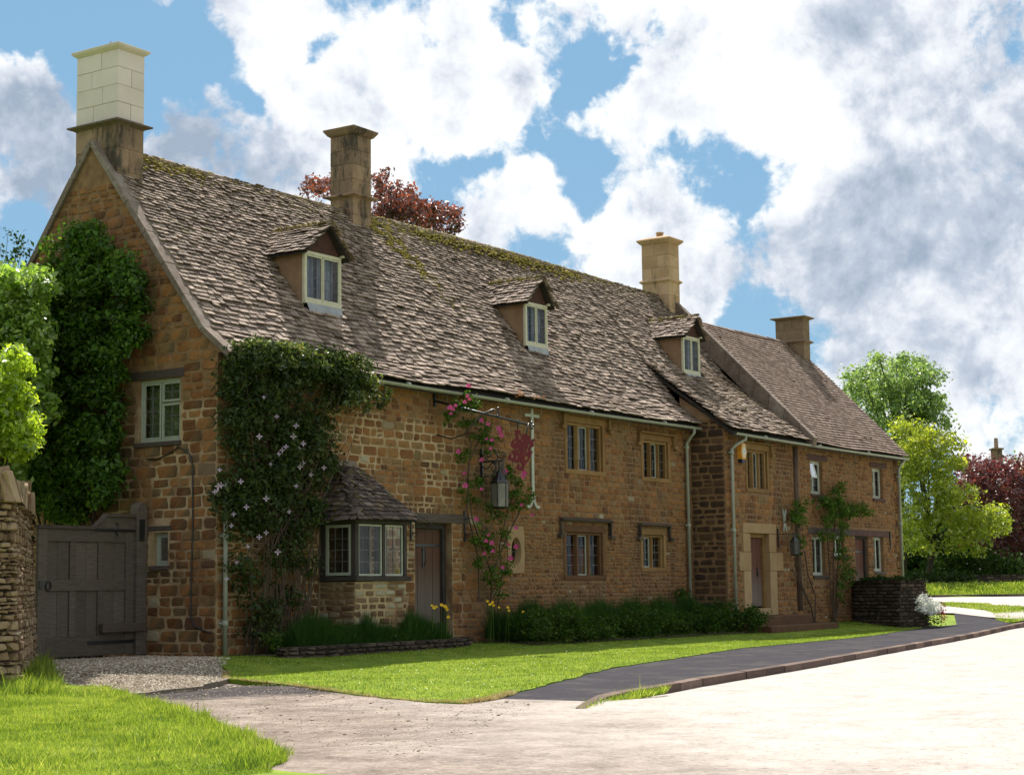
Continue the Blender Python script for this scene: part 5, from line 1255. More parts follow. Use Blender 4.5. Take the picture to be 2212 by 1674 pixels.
def onpl(px, py):
    d = ray(px, py); t = (O_-CAM).dot(nn_)/d.dot(nn_); p = CAM+d*t-O_; return (p.dot(e1), p.z)
for poly in [out]+holes_:
    sp = cu.splines.new('POLY'); sp.points.add(len(poly)-1); sp.use_cyclic_u = True
    for pt, (x, y) in zip(sp.points, poly): u, v = onpl(*SG(x, y)); pt.co = (u, v, 0, 1)
tmp = bpy.data.objects.new('plate', cu); COL.objects.link(tmp)
me = bpy.data.meshes.new_from_object(tmp); bpy.data.objects.remove(tmp); me.materials.clear(); me.materials.append(M['red_sign'])
st = thing('pub_sign', O_, 'oxblood red cut out metal sign of a rampant beast hanging from the bracket', 'sign')
pl = bpy.data.objects.new('plate', me); COL.objects.link(pl); pl.parent = st
pl.rotation_euler = Matrix(((e1.x, 0, -nn_.x), (e1.y, 0, -nn_.y), (0, 1, 0))).to_euler()

# ------------------------------------------------------------------ lanterns
def scroll(c, r0, turns, frm, n=22, d=1, start=0.):
    return [frm(c[0]+d*r0*(1-i/n*.85)*math.cos(start+i/n*turns*2*PI), c[1]+r0*(1-i/n*.85)*math.sin(start+i/n*turns*2*PI)) for i in range(n+1)]
L1o = Y(1040, 1000, -.03)
def lantern(base, reach, R, H, n, zc, label, glassm, big=True, yaw=.15, ks=None):
    t = thing('wall_lantern', base, label, 'lantern')
    bx_, by_, bz_ = base
    fr = lambda a, z: Vector((bx_+a*math.sin(yaw), by_-a*math.cos(yaw), z))
    k = ks or reach
    b = MB(); b.box(bx_-.025*k, bx_+.025*k, by_-.03, by_+.02, bz_-.62*k, bz_+.55*k); b.build('back_bar', M['iron'], t)
    b = MB(); b.tube([fr(-.0, bz_+.18*k), fr(reach*1.18+(.06 if big else 0), bz_+.20*k)], .022*k+.003, 7); b.build('arm', M['iron'], t, True)
    if big:
        b = MB()
        def path(P_): b.tube([fr(a*.78, bz_+(z-bz_)*.9) for a, z in P_], .013, 6)
        th = np.linspace(PI, -.2*PI, 14)
        path([(.04+.24+.24*math.cos(a)*1.0, bz_+.26+.22*math.sin(a)) for a in th])
        path([(.22+.12*(1-i/24*.85)*math.cos(-PI/2-i/24*3*PI), bz_+.32+.11*(1-i/24*.85)*math.sin(-PI/2-i/24*3*PI)) for i in range(25)])
        path([(.52, bz_+.28), (.58, bz_+.24), (.66, bz_+.23)]+[(.68+.09*(1-i/20*.8)*math.cos(-PI/2+i/20*3*PI), bz_+.31+.08*(1-i/20*.8)*math.sin(-PI/2+i/20*3*PI)) for i in range(21)])
        path([(.04, bz_+.05), (.12, bz_-.02), (.22, bz_+.0), (.3, bz_+.1), (.4, bz_+.16)]+[(.44+.05*math.cos(i/10*2*PI), bz_+.12+.05*math.sin(i/10*2*PI)) for i in range(9)])
        path([(.02, bz_-.3), (.1, bz_-.2), (.28, bz_-.18)])
        b.build('scrollwork', M['iron'], t, True)
    else:
        b = MB(); b.tube([fr(.03, bz_+.06*k), fr(.12*k, bz_+.0), fr(.3*k, bz_+.06*k), fr(.5*k, bz_+.0), fr(.7*k, bz_+.1*k)], .008, 5); b.build('scrollwork', M['iron'], t, True)
    c = fr(reach, 0); zt, zb = zc+H/2, zc-H/2
    body = MB(); body.tube([(c.x, c.y, bz_+.19*k), (c.x, c.y, zt+.1)], .01, 5)
    def ringp(r, z): return [Vector((c.x+r*math.cos(2*PI*i/n+.35), c.y+r*math.sin(2*PI*i/n+.35), z)) for i in range(n)]
    def loft(rs, name, m, sm=False):
        b_ = MB(); rr = [ringp(r, z) for r, z in rs]
        for q in rr: b_.v += [tuple(p) for p in q]
        for i in range(len(rr)-1):
            for j in range(n): b_.f.append((i*n+j, i*n+(j+1) % n, (i+1)*n+(j+1) % n, (i+1)*n+j))
        b_.f.append(tuple(range(n))[::-1]); b_.f.append(tuple((len(rr)-1)*n+j for j in range(n))); return b_.build(name, m, t)
    loft([(R*.55, zb-.13*R*2), (R*.95, zb-.02), (R*1.03, zb)], 'base', M['iron'])
    loft([(R*1.1, zt), (R*1.12, zt+.03), (R*.75, zt+.16*k), (R*.35, zt+.3*k), (R*.2, zt+.36*k)], 'roof', M['iron'])
    for i in range(n):
        a0, a1 = ringp(R*.97, zb)[i], ringp(R*.97, zb)[(i+1) % n]; b0, b1 = ringp(R*1.04, zt)[i], ringp(R*1.04, zt)[(i+1) % n]
        m_ = MB(); e_ = .08; m_.poly([a0.lerp(a1, e_), a0.lerp(a1, 1-e_), b0.lerp(b1, 1-e_), b0.lerp(b1, e_)], [(0, 1, 2, 3)]); m_.build('pane', glassm, t)
        m_ = MB(); m_.tube([a0, b0], .012*k+.002, 5); m_.build('glazing_bar', M['iron'], t)
    if big:     # spiked crown of thin iron leaves
        b_ = MB()
        for i in range(8):
            a = 2*PI*i/8; d = Vector((math.cos(a), math.sin(a), 0)); p = Vector((c.x, c.y, 0))
            b_.tube([p+d*R*.8+Vector((0, 0, zt+.08)), p+d*R*.85+Vector((0, 0, zt+.2)), p+d*R*.45+Vector((0, 0, zt+.34)), p+d*R*.55+Vector((0, 0, zt+.46)), p+d*R*.3+Vector((0, 0, zt+.5))], .010, 5)
        b_.build('crown', M['iron'], t, True)
    body.build('hanger', M['iron'], t)
lantern((L1o.x, -.03, 3.72), 0.44, .19, .50, 6, 3.12, 'large black wrought iron lantern on a scrolled bracket among the roses', M['lampglass'], True, .12, .8)
lantern((21.12, -1.03, 2.42), .45, .13, .34, 6, 2.12, 'small black lantern beside the stone framed door', M['darkglass'], False, .5)
# two little iron brackets either side of the front door
for x, lb in ((5.72, 'small iron basket bracket at the left end of the door beam'), (7.62, 'small iron basket bracket at the right end of the door beam')):
    t = thing('iron_bracket', (x, -.03, 2.45), lb, 'bracket', 'iron brackets by the front door')
    b = MB(); FF.box(b, x-.02, x+.02, 2.12, 2.78, .0, .035); b.build('back_bar', M['iron'], t)
    b = MB(); b.tube([(x, -.03, 2.6), (x+.1, -.15, 2.62), (x+.22, -.3, 2.5), (x+.3, -.45, 2.34), (x+.24, -.5, 2.33)], .009, 5); b.tube([(x, -.03, 2.25), (x+.15, -.2, 2.3), (x+.3, -.45, 2.34)], .007, 5)
    b.tube([(x+.03, -.05, 2.28), (x+.07, -.1, 2.26), (x+.07, -.1, 2.2), (x+.03, -.06, 2.18)], .008, 5); b.build('scroll', M['iron'], t, True)
# black cable on the gable
t = thing('wall_cable', (-.03, 1.0, 3.7), 'thin black cable looping down the gable wall beside the window', 'cable')
b = MB(); pts = [at(px, py, 0, -.035) for px, py in ((318, 992), (340, 992), (365, 980), (385, 966), (400, 972), (412, 985), (416, 1010), (416, 1150), (413, 1250), (412, 1330), (420, 1352), (440, 1362), (455, 1366))]
b.tube(pts, .014, 6); b.build('cable', M['iron'], t, True)

# ------------------------------------------------------------------ gate
g = thing('wooden_gate', (-1.3, 1.8, .05), 'tall grey oak driveway gate of six panels hung on the gable wall', 'gate')
FGt = Fr((0, 1.8, 0), (1, 0, 0), (0, -1, 0))
gu0, gu1, gz0, gz1 = -2.52, -.28, .02, 2.33
b = MB()
st_ = [(gu0, -.0), (gu0+.0, 0)]
def gbx(name, u0, u1, z0, z1, d0, d1, m=M['oak'], bev=.008): return fbox(FGt, name, m, g, u0, u1, z0, z1, d0, d1, bev)
gbx('stile', gu0, gu0+.2, gz0, gz1-.09, -.03, .035); gbx('stile', gu1-.2, gu1, gz0, gz1-.1, -.03, .035)
gbx('bottom_rail', gu0+.202, gu1-.202, gz0, gz0+.34, -.03, .03); gbx('middle_rail', gu0+.202, gu1-.202, 1.16, 1.36, -.03, .03); gbx('top_rail', gu0+.202, gu1-.202, 2.02, 2.23, -.03, .03)
iw = (gu1-gu0-.404); pw = (iw-.28)/3
for i in (1, 2):
    c = gu0+.202+pw*i+.14*(i-1); gbx('muntin', c, c+.14, gz0+.342, 1.158, -.03, .028); gbx('muntin', c, c+.14, 1.362, 2.018, -.03, .028)
for i in range(3):
    c = gu0+.202+(pw+.14)*i
    for (z0, z1) in ((gz0+.342, 1.158), (1.362, 2.018)):
        for k in range(2): gbx('panel_board', c+pw*k/2+.002, c+pw*(k+1)/2-.002, z0, z1, -.025, -.008+.003*k, M['oak'], .003)
b = MB(); cr = []
for i in range(17):
    u = gu0-.02+(gu1-gu0+.04)*i/16; f_ = sstep((u-(gu1-.95))/.28); cr.append((u, gz1-.03+.24*f_))
for (ua, za), (ub, zb_) in zip(cr, cr[1:]): b.hexa([FGt(ua, za-.055, .07), FGt(ub, zb_-.055, .07), FGt(ub, zb_-.055, -.06), FGt(ua, za-.055, -.06), FGt(ua, za, .07), FGt(ub, zb_, .07), FGt(ub, zb_, -.06), FGt(ua, za, -.06)])
b.build('cap_rail', M['beam'], g); b = MB()
for (ua, za), (ub, zb_) in zip(cr, cr[1:]):
    if za-.057 > 2.24: b.hexa([FGt(ua, 2.232, .026), FGt(ub, 2.232, .026), FGt(ub, 2.232, -.028), FGt(ua, 2.232, -.028), FGt(ua, za-.056, .026), FGt(ub, zb_-.056, .026), FGt(ub, zb_-.056, -.028), FGt(ua, za-.056, -.028)])
b.build('shaped_board', M['oak'], g)
gbx('strap_hinge', gu1-.95, gu1+.05, 2.21, 2.26, .036, .05, M['iron'], .003); gbx('strap_hinge', gu1-1.1, gu1+.05, .22, .28, .036, .05, M['iron'], .003)
b = MB(); b.tube([FGt(gu1-.5, 2.235, .05), FGt(gu1-.42, 2.32, .05), FGt(gu1-.46, 2.38, .05)], .012, 5); b.tube([FGt(gu1-.5, 2.235, .05), FGt(gu1-.42, 2.15, .05), FGt(gu1-.46, 2.10, .05)], .012, 5); b.build('hinge_tip', M['iron'], g)
b = MB(); FGt.box(b, gu0+.02, gu0+.1, 1.2, 1.34, .036, .06); b.tube([FGt(gu0+.22+.06*math.cos(a), 1.25+.08*math.sin(a), .06) for a in np.linspace(0, 2*PI, 10)], .014, 5); b.build('latch', M['iron'], g)
gbx('bolt_bar', gu1-.85, gu1+.18, .42, .58, .06, .16, M['beam'], .01)
gp_ = thing('gate_post', (-.12, 1.82, 0), 'round topped grey oak gate post against the gable wall', 'post')
b = MB(); pz = [(-.27, .0)]; arc = [(-.27+.125+.125*math.cos(a)-.0, 2.62+.14*math.sin(a)) for a in np.linspace(0, PI, 9)]
b.prism([FGt(-.27, 0, -.1), FGt(-.02, 0, -.1)]+[FGt(u, z, -.1) for u, z in arc], (0, -.2, 0)); b.build('post', M['oak'], gp_, bevel=.01)
fbox(FGt, 'hinge_plate', M['iron'], gp_, -.23, -.10, 2.05, 2.45, .101, .115, .003)

# ------------------------------------------------------------------ dry stone walls
def dry_wall(name, path, thick, z0f, z1, label, m, hf, wf, cope=True, seed=1, cap=300, capm=None, ramp=.0, cat='wall', leaf=False, proud=.03, copeh=.26, rag=.022):
    """closed outline path of (x,y): stones all round"""
    t = thing(name, (*path[0], z0f), label, cat)
    n = len(path); L = [0]; 
    for i in range(n): L.append(L[-1]+math.dist(path[i], path[(i+1) % n]))
    def fr(u, z, d):
        u = u % L[-1]; i = max(0, min(n-1, next(k for k in range(n) if u <= L[k+1])))
        a, c = path[i], path[(i+1) % n]; k = (u-L[i])/(L[i+1]-L[i]); dx, dy = (c[0]-a[0])/(L[i+1]-L[i]), (c[1]-a[1])/(L[i+1]-L[i])
        bat = -(z-z0f)*.06
        return Vector((a[0]+(c[0]-a[0])*k+dy*(d+bat), a[1]+(c[1]-a[1])*k-dx*(d+bat), z))
    b = MB(); us = np.linspace(0, L[-1], max(8, int(L[-1]/.12)))
    for a, c in zip(us, us[1:]): b.poly([fr(a, z0f-.3, -.03), fr(c-1e-6, z0f-.3, -.03), fr(c-1e-6, z1, -.03), fr(a, z1, -.03)], [(0, 1, 2, 3)])
    k = len(b.v); b.v += [(x, y, z1-.01) for x, y in path]; b.f.append(tuple(k+i for i in range(n)))
    core = b.build('wall_core', M['mortar_dark'], t)
    P_ = Pieces(); lay_wall(P_, core, fr, lambda z: (0, L[-1]-.01), z0f-.1, z1, [], hf, wf, m, proud, .012, seed, None, rag)
    P_.flush('stone', cap, 'stone_courses')
    return t, fr, L[-1], core
# tall wall on the left: runs from the gate towards the camera, rounded near end
R_ = .42; c_ = Vector((-6.52, -2.26)); dn = Vector((-3.85, -4.5)).normalized(); sd_ = Vector((dn.y, -dn.x))   # dn towards camera
cc = c_-Vector((math.sin(YAW), -math.cos(YAW)))*.30
far = Vector((-2.75, 1.75))-Vector((math.sin(YAW), -math.cos(YAW)))*.30
nose = [cc+dn*R_*math.sin(a)+sd_*R_*math.cos(a)*-1 for a in np.linspace(0, PI, 13)]
path = [far+sd_*-R_]+nose+[far+sd_*R_]
path = [(p.x, p.y) for p in path]
area = sum(path[i][0]*path[(i+1) % len(path)][1]-path[(i+1) % len(path)][0]*path[i][1] for i in range(len(path)))
if area < 0: path = path[::-1]
dw, dfr, dL, dcore = dry_wall('dry_stone_wall', path, .8, -.2, 2.42, 'tall rounded dry stone wall end with upright coping stones at the left edge', M['drystone'],
                     lambda z, r: r.choice((.04, .05, .065, .08, .10, .14)), lambda u, z, h, r: r.uniform(.07, .30), seed=81, proud=.05, rag=.03)
nc = 36
for i in range(nc):
    t_ = i/nc
    p = (cc+dn*(R_*.7)).lerp(far, t_); a = rnd.uniform(-.25, .25); hh = rnd.uniform(.30, .52); w = R_*rnd.uniform(.8, 1.05); th = rnd.uniform(.05, .10)
    up = Vector((dn.x*-.25, dn.y*-.25, 1)).normalized(); s3 = Vector((sd_.x, sd_.y, 0)); d3_ = Vector((dn.x, dn.y, 0))
    if i < 9:
        ang = PI*(i+.5)/9; s3 = Vector((*( -sd_*math.cos(ang)+dn*math.sin(ang)), 0)); d3_ = Vector((-s3.y, s3.x, 0)); base = Vector((cc.x, cc.y, 2.38)); 
        q = [base+s3*.05-d3_*th/2, base+s3*(w+.05)-d3_*(th*1.1), base+s3*(w+.05)+d3_*(th*1.1), base+s3*.05+d3_*th/2]; up = (Vector((0, 0, 1))-s3*rnd.uniform(.1, .5)+d3_*rnd.uniform(-.4, .4)).normalized()
    else:
        base = Vector((p.x, p.y, 2.38)); q = [base-s3*w-d3_*th/2, base+s3*w-d3_*th/2, base+s3*w+d3_*th/2, base-s3*w+d3_*th/2]
    ms = MB(); ms.hexa(q+[v+up*hh*rnd.uniform(.75, 1.1)+Vector((rnd.uniform(-.03, .03), rnd.uniform(-.03, .03), 0)) for v in q]); ms.build('coping_stone', M['drystone'], dw, bevel=.015)
# low retaining wall of the flower bed
bw = [(.35, -1.38), (1.2, -1.5), (3.2, -1.42), (5.4, -1.3), (6.35, -1.1), (6.35, -.85), (5.3, -1.05), (3.2, -1.18), (1.2, -1.22), (.35, -1.1)]
dry_wall('bed_wall', bw, .25, -.2, .13, 'low dark dry stone edging in front of the lavender bed', M['drystone_dark'], lambda z, r: r.uniform(.05, .11), lambda u, z, h, r: r.uniform(.12, .4), seed=82)
gw = [(26.1, -1.02), (24.95, -2.95), (26.0, -3.45), (27.0, -2.9), (26.85, -1.02)]
gwt, gfr, gL, gcore = dry_wall('garden_wall', gw, .4, -.2, 1.22, 'dark rubble garden wall with turf on top beside the tiled cottage', M['drystone_dark'], lambda z, r: r.uniform(.06, .13), lambda u, z, h, r: r.uniform(.12, .35), seed=83)
p0, p1 = dep(1950, 1262, 107.5), dep(2600, 1262, 104); d_ = (p1-p0); d_.z = 0; nn2 = Vector((d_.y, -d_.x, 0)).normalized()*-.5
fw_ = [(p0.x, p0.y), (p1.x, p1.y), (p1.x-nn2.x, p1.y-nn2.y), (p0.x-nn2.x, p0.y-nn2.y)]
ar = sum(fw_[i][0]*fw_[(i+1) % 4][1]-fw_[(i+1) % 4][0]*fw_[i][1] for i in range(4))
if ar < 0: fw_ = fw_[::-1]
dry_wall('field_wall', fw_, .5, .75, 1.62, 'long low dry stone wall beyond the far road under the trees', M['drystone_dark'], lambda z, r: r.uniform(.12, .22), lambda u, z, h, r: r.uniform(.3, .7), seed=84, proud=.05)

# ------------------------------------------------------------------ plants on and by the walls
def poly_clumps(poly, ax, v, n, rr, spread=.2, seed=1, frm=None):
    """clumps spread over an outline given on plane ax=v; poly in the two other coords"""
    q = scatter(poly, n); out_ = []
    for a, c in q:
        d = v+rnd.uniform(-spread, spread)
        p = (d, a, c) if ax == 0 else (a, d, c)
        out_.append((*p, rr*rnd.uniform(.6, 1.4)))
    return out_
# big climber on the gable
t = thing('wall_climber', (-.4, 3.2, 0), 'huge dark green climber covering the left half of the gable wall', 'climber')
poly = [(4.6, 2.4), (5.0, 5.0), (4.8, 6.6), (4.4, 7.3), (3.9, 7.75), (3.3, 7.9), (2.9, 8.3), (2.4, 7.6), (1.75, 7.2), (1.5, 6.1), (1.75, 5.4), (1.95, 4.5), (2.15, 3.9), (2.1, 2.9), (3.1, 2.5), (4.4, 2.5)]
cl = poly_clumps(poly, 0, -.5, 330, .26, .25)
link('foliage', crown(cl, 2200, .085, M['lf_ivy'], fill=.15), t)
b = MB()
for i in range(16):
    a = rnd.uniform(2.4, 5.5); c = rnd.choice(cl); b.tube([(-.15, 3.3+rnd.uniform(-.5, .8), -.2), (-.2, (3.4+a)/2, 2), (c[0]*.6, c[1], c[2])], [.05, .03, .01], 5)
b.build('stem', M['bark'], t)
# clematis
t = thing('clematis', (1.0, -.3, 0), 'dense dark clematis with star flowers climbing the near corner and over the eaves', 'climber')
poly = [(-.35, 2.0), (-.15, 3.5), (-.1, 4.6), (-.05, 5.25), (.6, 5.62), (2.0, 5.62), (3.3, 5.52), (3.75, 5.2), (3.7, 4.85), (3.2, 4.65), (2.8, 4.3), (2.65, 3.4), (2.3, 2.6), (2.2, 1.6), (2.1, .5), (.4, .4), (.4, 1.4), (.0, 1.7)]
cl = [c for c in poly_clumps(poly, 1, -.34, 320, .25, .10) if c[2] > 2.3 or rnd.random() < .45]+[(rnd.uniform(.0, 3.5), -.50+rnd.uniform(-.12, .1), 5.35+rnd.uniform(-.2, .18), .22) for _ in range(60)]
cl += [(4.0+rnd.uniform(-.25, .3), -.5, 4.85+rnd.uniform(-.15, .15), .13) for _ in range(7)]
link('foliage', crown(cl, 1700, .075, M['lf_clem'], fill=.3), t)
link('bright_leaves', crown([(rnd.uniform(.0, 3.6), -.62+rnd.uniform(-.12, .12), 5.5+rnd.uniform(-.3, .12)-.04*0, .13) for _ in range(60)]+[(rnd.uniform(2.9, 3.9), -.6+rnd.uniform(-.12, .1), rnd.uniform(4.6, 5.4), .14) for _ in range(36)]+[(4.05+rnd.uniform(-.2, .3), -.55, 4.85+rnd.uniform(-.1, .15), .12) for _ in range(6)], 1300, .07, M['lf_clembright'], fill=.1), t)  # brighter, yellower leaves along the top edge and right end
b = MB()
for i in range(44):
    x = rnd.uniform(.5, 2.3); c = rnd.choice(cl); b.tube([(x, -.2, 0), (x+rnd.uniform(-.2, .2), -.35, .8), (x+rnd.uniform(-.3, .3), -.4, 1.8), (c[0], c[1], c[2])], [.018, .014, .01, .004], 5)
b.build('stem', M['stem'], t)
b = MB()
for k in range(4):
    a = k*PI/2; d = Vector((math.cos(a), math.sin(a), 0)); e_ = Vector((-d.y, d.x, 0)); b.poly([(0, 0, 0), d*.03+e_*.016+Vector((0, 0, .006)), d*.062+Vector((0, 0, .012)), d*.03-e_*.016+Vector((0, 0, .006))], [(0, 1, 2, 3)])
fme = b.mesh('flower', M['lilac'])
def place_fl(me, parent, pos, s, nrm):
    o = link('flower', me, parent, pos); q = Vector(nrm).to_track_quat('Z', 'Y'); o.rotation_mode = 'QUATERNION'; o.rotation_quaternion = q @ Vector((0, 0, 1)).rotation_difference(Vector((0, 0, 1)))
    o.rotation_quaternion = q; o.scale = (s, s, s); return o
tocam = (CAM-Vector((2, 0, 2))).normalized()
fl_px = [(480, 982), (478, 1048), (457, 1050), (450, 1062), (520, 1040), (505, 1110), (560, 943), (634, 943), (655, 958), (602, 980), (610, 972), (645, 968), (700, 1010), (640, 1050), (648, 1008), (532, 1095), (575, 1077), (575, 1150), (500, 1135),
         (460, 1015), (618, 965), (520, 945), (640, 920), (598, 900), (548, 893), (570, 858), (672, 1025), (625, 1105), (560, 1160), (535, 1180), (512, 1215), (490, 1250), (600, 1192), (455, 1060), (585, 1002), (655, 1000), (470, 900), (700, 960), (540, 1000), (690, 1060)]
for (px, py) in fl_px[:36]:
    if px < 462: px += 14
    if py < 1000 and px < 560: continue
    p = at(px, py, 1, -.68); place_fl(fme, t, p, rnd.uniform(.7, 1.15), tocam+Vector((rnd.uniform(-.5, .5), rnd.uniform(-.5, .5), rnd.uniform(-.2, .6))))
# climbing rose
t = thing('climbing_rose', (8.2, -.2, 0), 'climbing rose with bright pink blooms around the lantern and sign bracket', 'climber')
groups = [((1000, 872), (32, 26), 16), ((985, 905), (26, 18), 9), ((1040, 925), (30, 30), 12), ((1056, 955), (30, 26), 12), ((1000, 985), (14, 20), 6), ((1022, 1060), (26, 30), 12), ((1095, 1040), (38, 34), 22), ((1112, 1085), (26, 20), 8), ((1060, 1125), (30, 40), 13),
          ((1075, 1170), (22, 30), 10), ((1048, 1215), (20, 45), 12), ((1085, 1230), (22, 26), 8), ((1075, 1265), (20, 25), 8), ((1040, 1165), (14, 24), 5), ((1135, 1065), (14, 30), 6)]
cl = []
for (c, r_, n_) in groups:
    for _ in range(n_):
        a = rnd.uniform(0, 2*PI); k = rnd.random()**.5; p = at(c[0]+r_[0]*k*math.cos(a), c[1]+r_[1]*k*math.sin(a), 1, -.5 if c[1] < 900 else -.3); cl.append((*p, rnd.uniform(.08, .17)))
link('foliage', crown(cl, 1900, .06, M['lf_rose'], fill=.15), t)
b = MB()
for pts in ([(1060, 1300), (1062, 1240), (1040, 1180), (1020, 1120), (1010, 1040), (1018, 960), (1000, 900)], [(1035, 1300), (1032, 1200), (1008, 1100), (1012, 1000), (1040, 940)], [(1075, 1310), (1085, 1240), (1078, 1180), (1095, 1110), (1110, 1060)], [(1062, 1240), (1100, 1150), (1130, 1090)]):
    b.tube([at(a, c, 1, -.16) for a, c in pts], .016, 5)
b.build('stem', M['stem'], t)
b = MB()
for k in range(14):
    a = k*2.4; r_ = .012+.0028*k; d = Vector((math.cos(a), math.sin(a), 0)); e_ = Vector((-d.y, d.x, 0)); z_ = .022-.0016*k
    b.poly([d*r_*.2+Vector((0, 0, z_)), d*r_+e_*.022+Vector((0, 0, z_+.006)), d*(r_+.018)+Vector((0, 0, z_-.002)), d*r_-e_*.022+Vector((0, 0, z_+.006))], [(0, 1, 2, 3)])
rme = b.mesh('flower', M['pink'])
for (px, py) in [(979, 884), (984, 876), (974, 893), (972, 880), (1010, 855), (1014, 862), (1012, 833), (1004, 868), (1040, 908), (1054, 916), (1077, 925), (1080, 932), (1083, 940), (1051, 948), (1063, 950), (1060, 968), (1040, 993), (1092, 1018), (1132, 1022), (1130, 1030), (1040, 1056), (1005, 1048),
                 (1095, 1073), (1127, 1090), (1028, 1120), (1030, 1122), (1055, 1155), (1115, 1140), (1150, 1112), (1050, 1168), (1062, 1172), (1098, 1176), (1115, 1180), (1065, 1190), (1046, 1195), (1103, 1205), (1086, 1225), (990, 975), (1003, 1022)]:
    place_fl(rme, t, at(px, py, 1, -.62 if py < 900 else -.48), rnd.uniform(.65, 1.25), tocam+Vector((rnd.uniform(-.3, .3), rnd.uniform(-.3, .3), rnd.uniform(-.1, .5))))
# two climbers at the tiled cottage
def climber3(label, groups, stems, base, n_=1):
    t = thing('wall_shrub', base, label, 'climber'); cl = []
    for (c, r_, k_) in groups:
        for _ in range(k_):
            a = rnd.uniform(0, 2*PI); k = rnd.random()**.5; p = at(c[0]+r_[0]*k*math.cos(a), c[1]+r_[1]*k*math.sin(a), 1, -1.3+rnd.uniform(-.15, .1)); cl.append((*p, rnd.uniform(.10, .24)))
    link('foliage', crown(cl, 1300, .07, M['lf_rose'], fill=.15), t)
    b = MB()
    for pts in stems: b.tube([at(a, c, 1, -1.13) for a, c in pts], [.03]+[.02]*(len(pts)-1), 5)
    b.build('stem', M['stem'], t); return t
climber3('thin leggy climber trained up the brown flue', [((1722, 1105), (12, 22), 9), ((1725, 1130), (10, 16), 5), ((1735, 1090), (10, 8), 3), ((1728, 1180), (10, 26), 4), ((1715, 1120), (6, 14), 3)],
         [[(1760, 1345), (1752, 1310), (1735, 1270), (1720, 1235), (1716, 1180), (1720, 1110)], [(1760, 1345), (1762, 1290), (1745, 1240), (1738, 1190)], [(1752, 1310), (1728, 1262), (1712, 1230)]], at(1757, 1345, 1, -1.1))
climber3('spreading leafy shrub trained between the windows of the tiled cottage', [((1812, 1055), (10, 18), 7), ((1800, 1085), (22, 16), 14), ((1778, 1085), (18, 12), 8), ((1820, 1105), (28, 22), 26), ((1845, 1100), (22, 12), 10), ((1868, 1105), (12, 6), 4), ((1790, 1125), (18, 14), 10), ((1825, 1135), (14, 12), 6),
         ((1800, 1160), (30, 14), 8), ((1822, 1200), (12, 22), 8), ((1830, 1240), (12, 18), 8), ((1820, 1280), (12, 20), 6)],
         [[(1803, 1345), (1800, 1280), (1800, 1200), (1803, 1130), (1810, 1060)], [(1803, 1345), (1795, 1290), (1790, 1200), (1785, 1120)], [(1805, 1345), (1808, 1240), (1815, 1160), (1830, 1110)], [(1803, 1345), (1812, 1300), (1822, 1260)]], at(1803, 1345, 1, -1.1))
# lavender and low hedge
def blades(name, label, boxes, n, h, m, cat='lavender'):
    t = thing(name, (boxes[0][0], boxes[0][2], gz(boxes[0][0], boxes[0][2])), label, cat); VV = []
    for (x0, x1, y0, y1, k) in boxes:
        nn = int(n*k); x = rng.uniform(x0, x1, nn); y = rng.uniform(y0, y1, nn); e_ = np.minimum(1, np.minimum(np.minimum(x-x0, x1-x), np.minimum(y-y0, y1-y))/.12)
        lump = .78+.16*np.sin(x*4.3+np.sin(y*5))+.1*np.sin(x*9.7+y*3); H_ = h*lump*(.45+.55*e_)*rng.uniform(.6, 1.1, nn); z = np.array([gz(a, c) for a, c in zip(x, y)])
        a = rng.random(nn)*2*PI; w = .007; l = rng.normal(size=(nn, 2))*.12; fx = np.sin(x*5)*.1
        V = np.empty((nn, 3, 3)); V[:, 0] = np.stack([x-np.cos(a)*w, y-np.sin(a)*w, z+H_*.25], 1); V[:, 1] = np.stack([x+np.cos(a)*w, y+np.sin(a)*w, z+H_*.25], 1); V[:, 2] = np.stack([x+l[:, 0], y+l[:, 1], z+H_], 1); VV.append(V)
    V = np.concatenate(VV); link('foliage', quads_mesh('foliage', V.reshape(-1, 3), 3, len(V), m), t); return t
t = blades('lavender', 'dark lavender bushes along the bed under the bay window', [(1.0, 5.6, -1.12, -.35, 1)], 26000, .78, M['lf_lav'])
cl = [(rnd.uniform(.5, 5.4), rnd.uniform(-1.05, -.5), rnd.uniform(.1, .36), rnd.uniform(.14, .24)) for _ in range(70)]
link('lower_leaves', crown(cl, 900, .07, M['lf_hedge'], fill=.2), t)
t = blades('lavender', 'longer lavender row behind the low hedge at the right of the front door', [(7.9, 17.6, -1.15, -.3, 1)], 42000, .95, M['lf_lav'])
cl = []
for i in range(250):
    x = rnd.uniform(7.7, 17.9); lim = .62+.14*math.sin(x*1.6)+.08*math.sin(x*4.1); r_ = rnd.uniform(.16, .26); cl.append((x, -1.45+rnd.uniform(-.3, .3)+.1*math.sin(x*2.3), gz(x, -1.5)+rnd.uniform(.08, lim-.05), r_))
t = thing('low_hedge', (8, -1.5, -.1), 'low rounded leafy hedge along the lawn in front of the cottage', 'hedge')
link('foliage', crown(cl, 1150, .065, M['lf_hedge'], fill=.25), t)
t = thing('corner_shrub', (18.4, -1.6, -.1), 'dark round shrub at the foot of the swan necked downpipe', 'shrub')
link('foliage', crown([(17.9+rnd.uniform(-.5, .4), -1.7+rnd.uniform(-.3, .3), rnd.uniform(.05, .5), .24) for _ in range(26)], 1200, .06, M['lf_hedge'], fill=.25), t)
t = thing('corner_shrub', (17.2, -.3, .3), 'small dark plant at the foot of the corner downpipe', 'shrub')
link('foliage', crown([(16.9+rnd.uniform(-.25, .3), -.35+rnd.uniform(-.1, .1), .75+rnd.uniform(-.3, .3), .16) for _ in range(14)], 1500, .06, M['lf_hedge'], fill=.25), t)
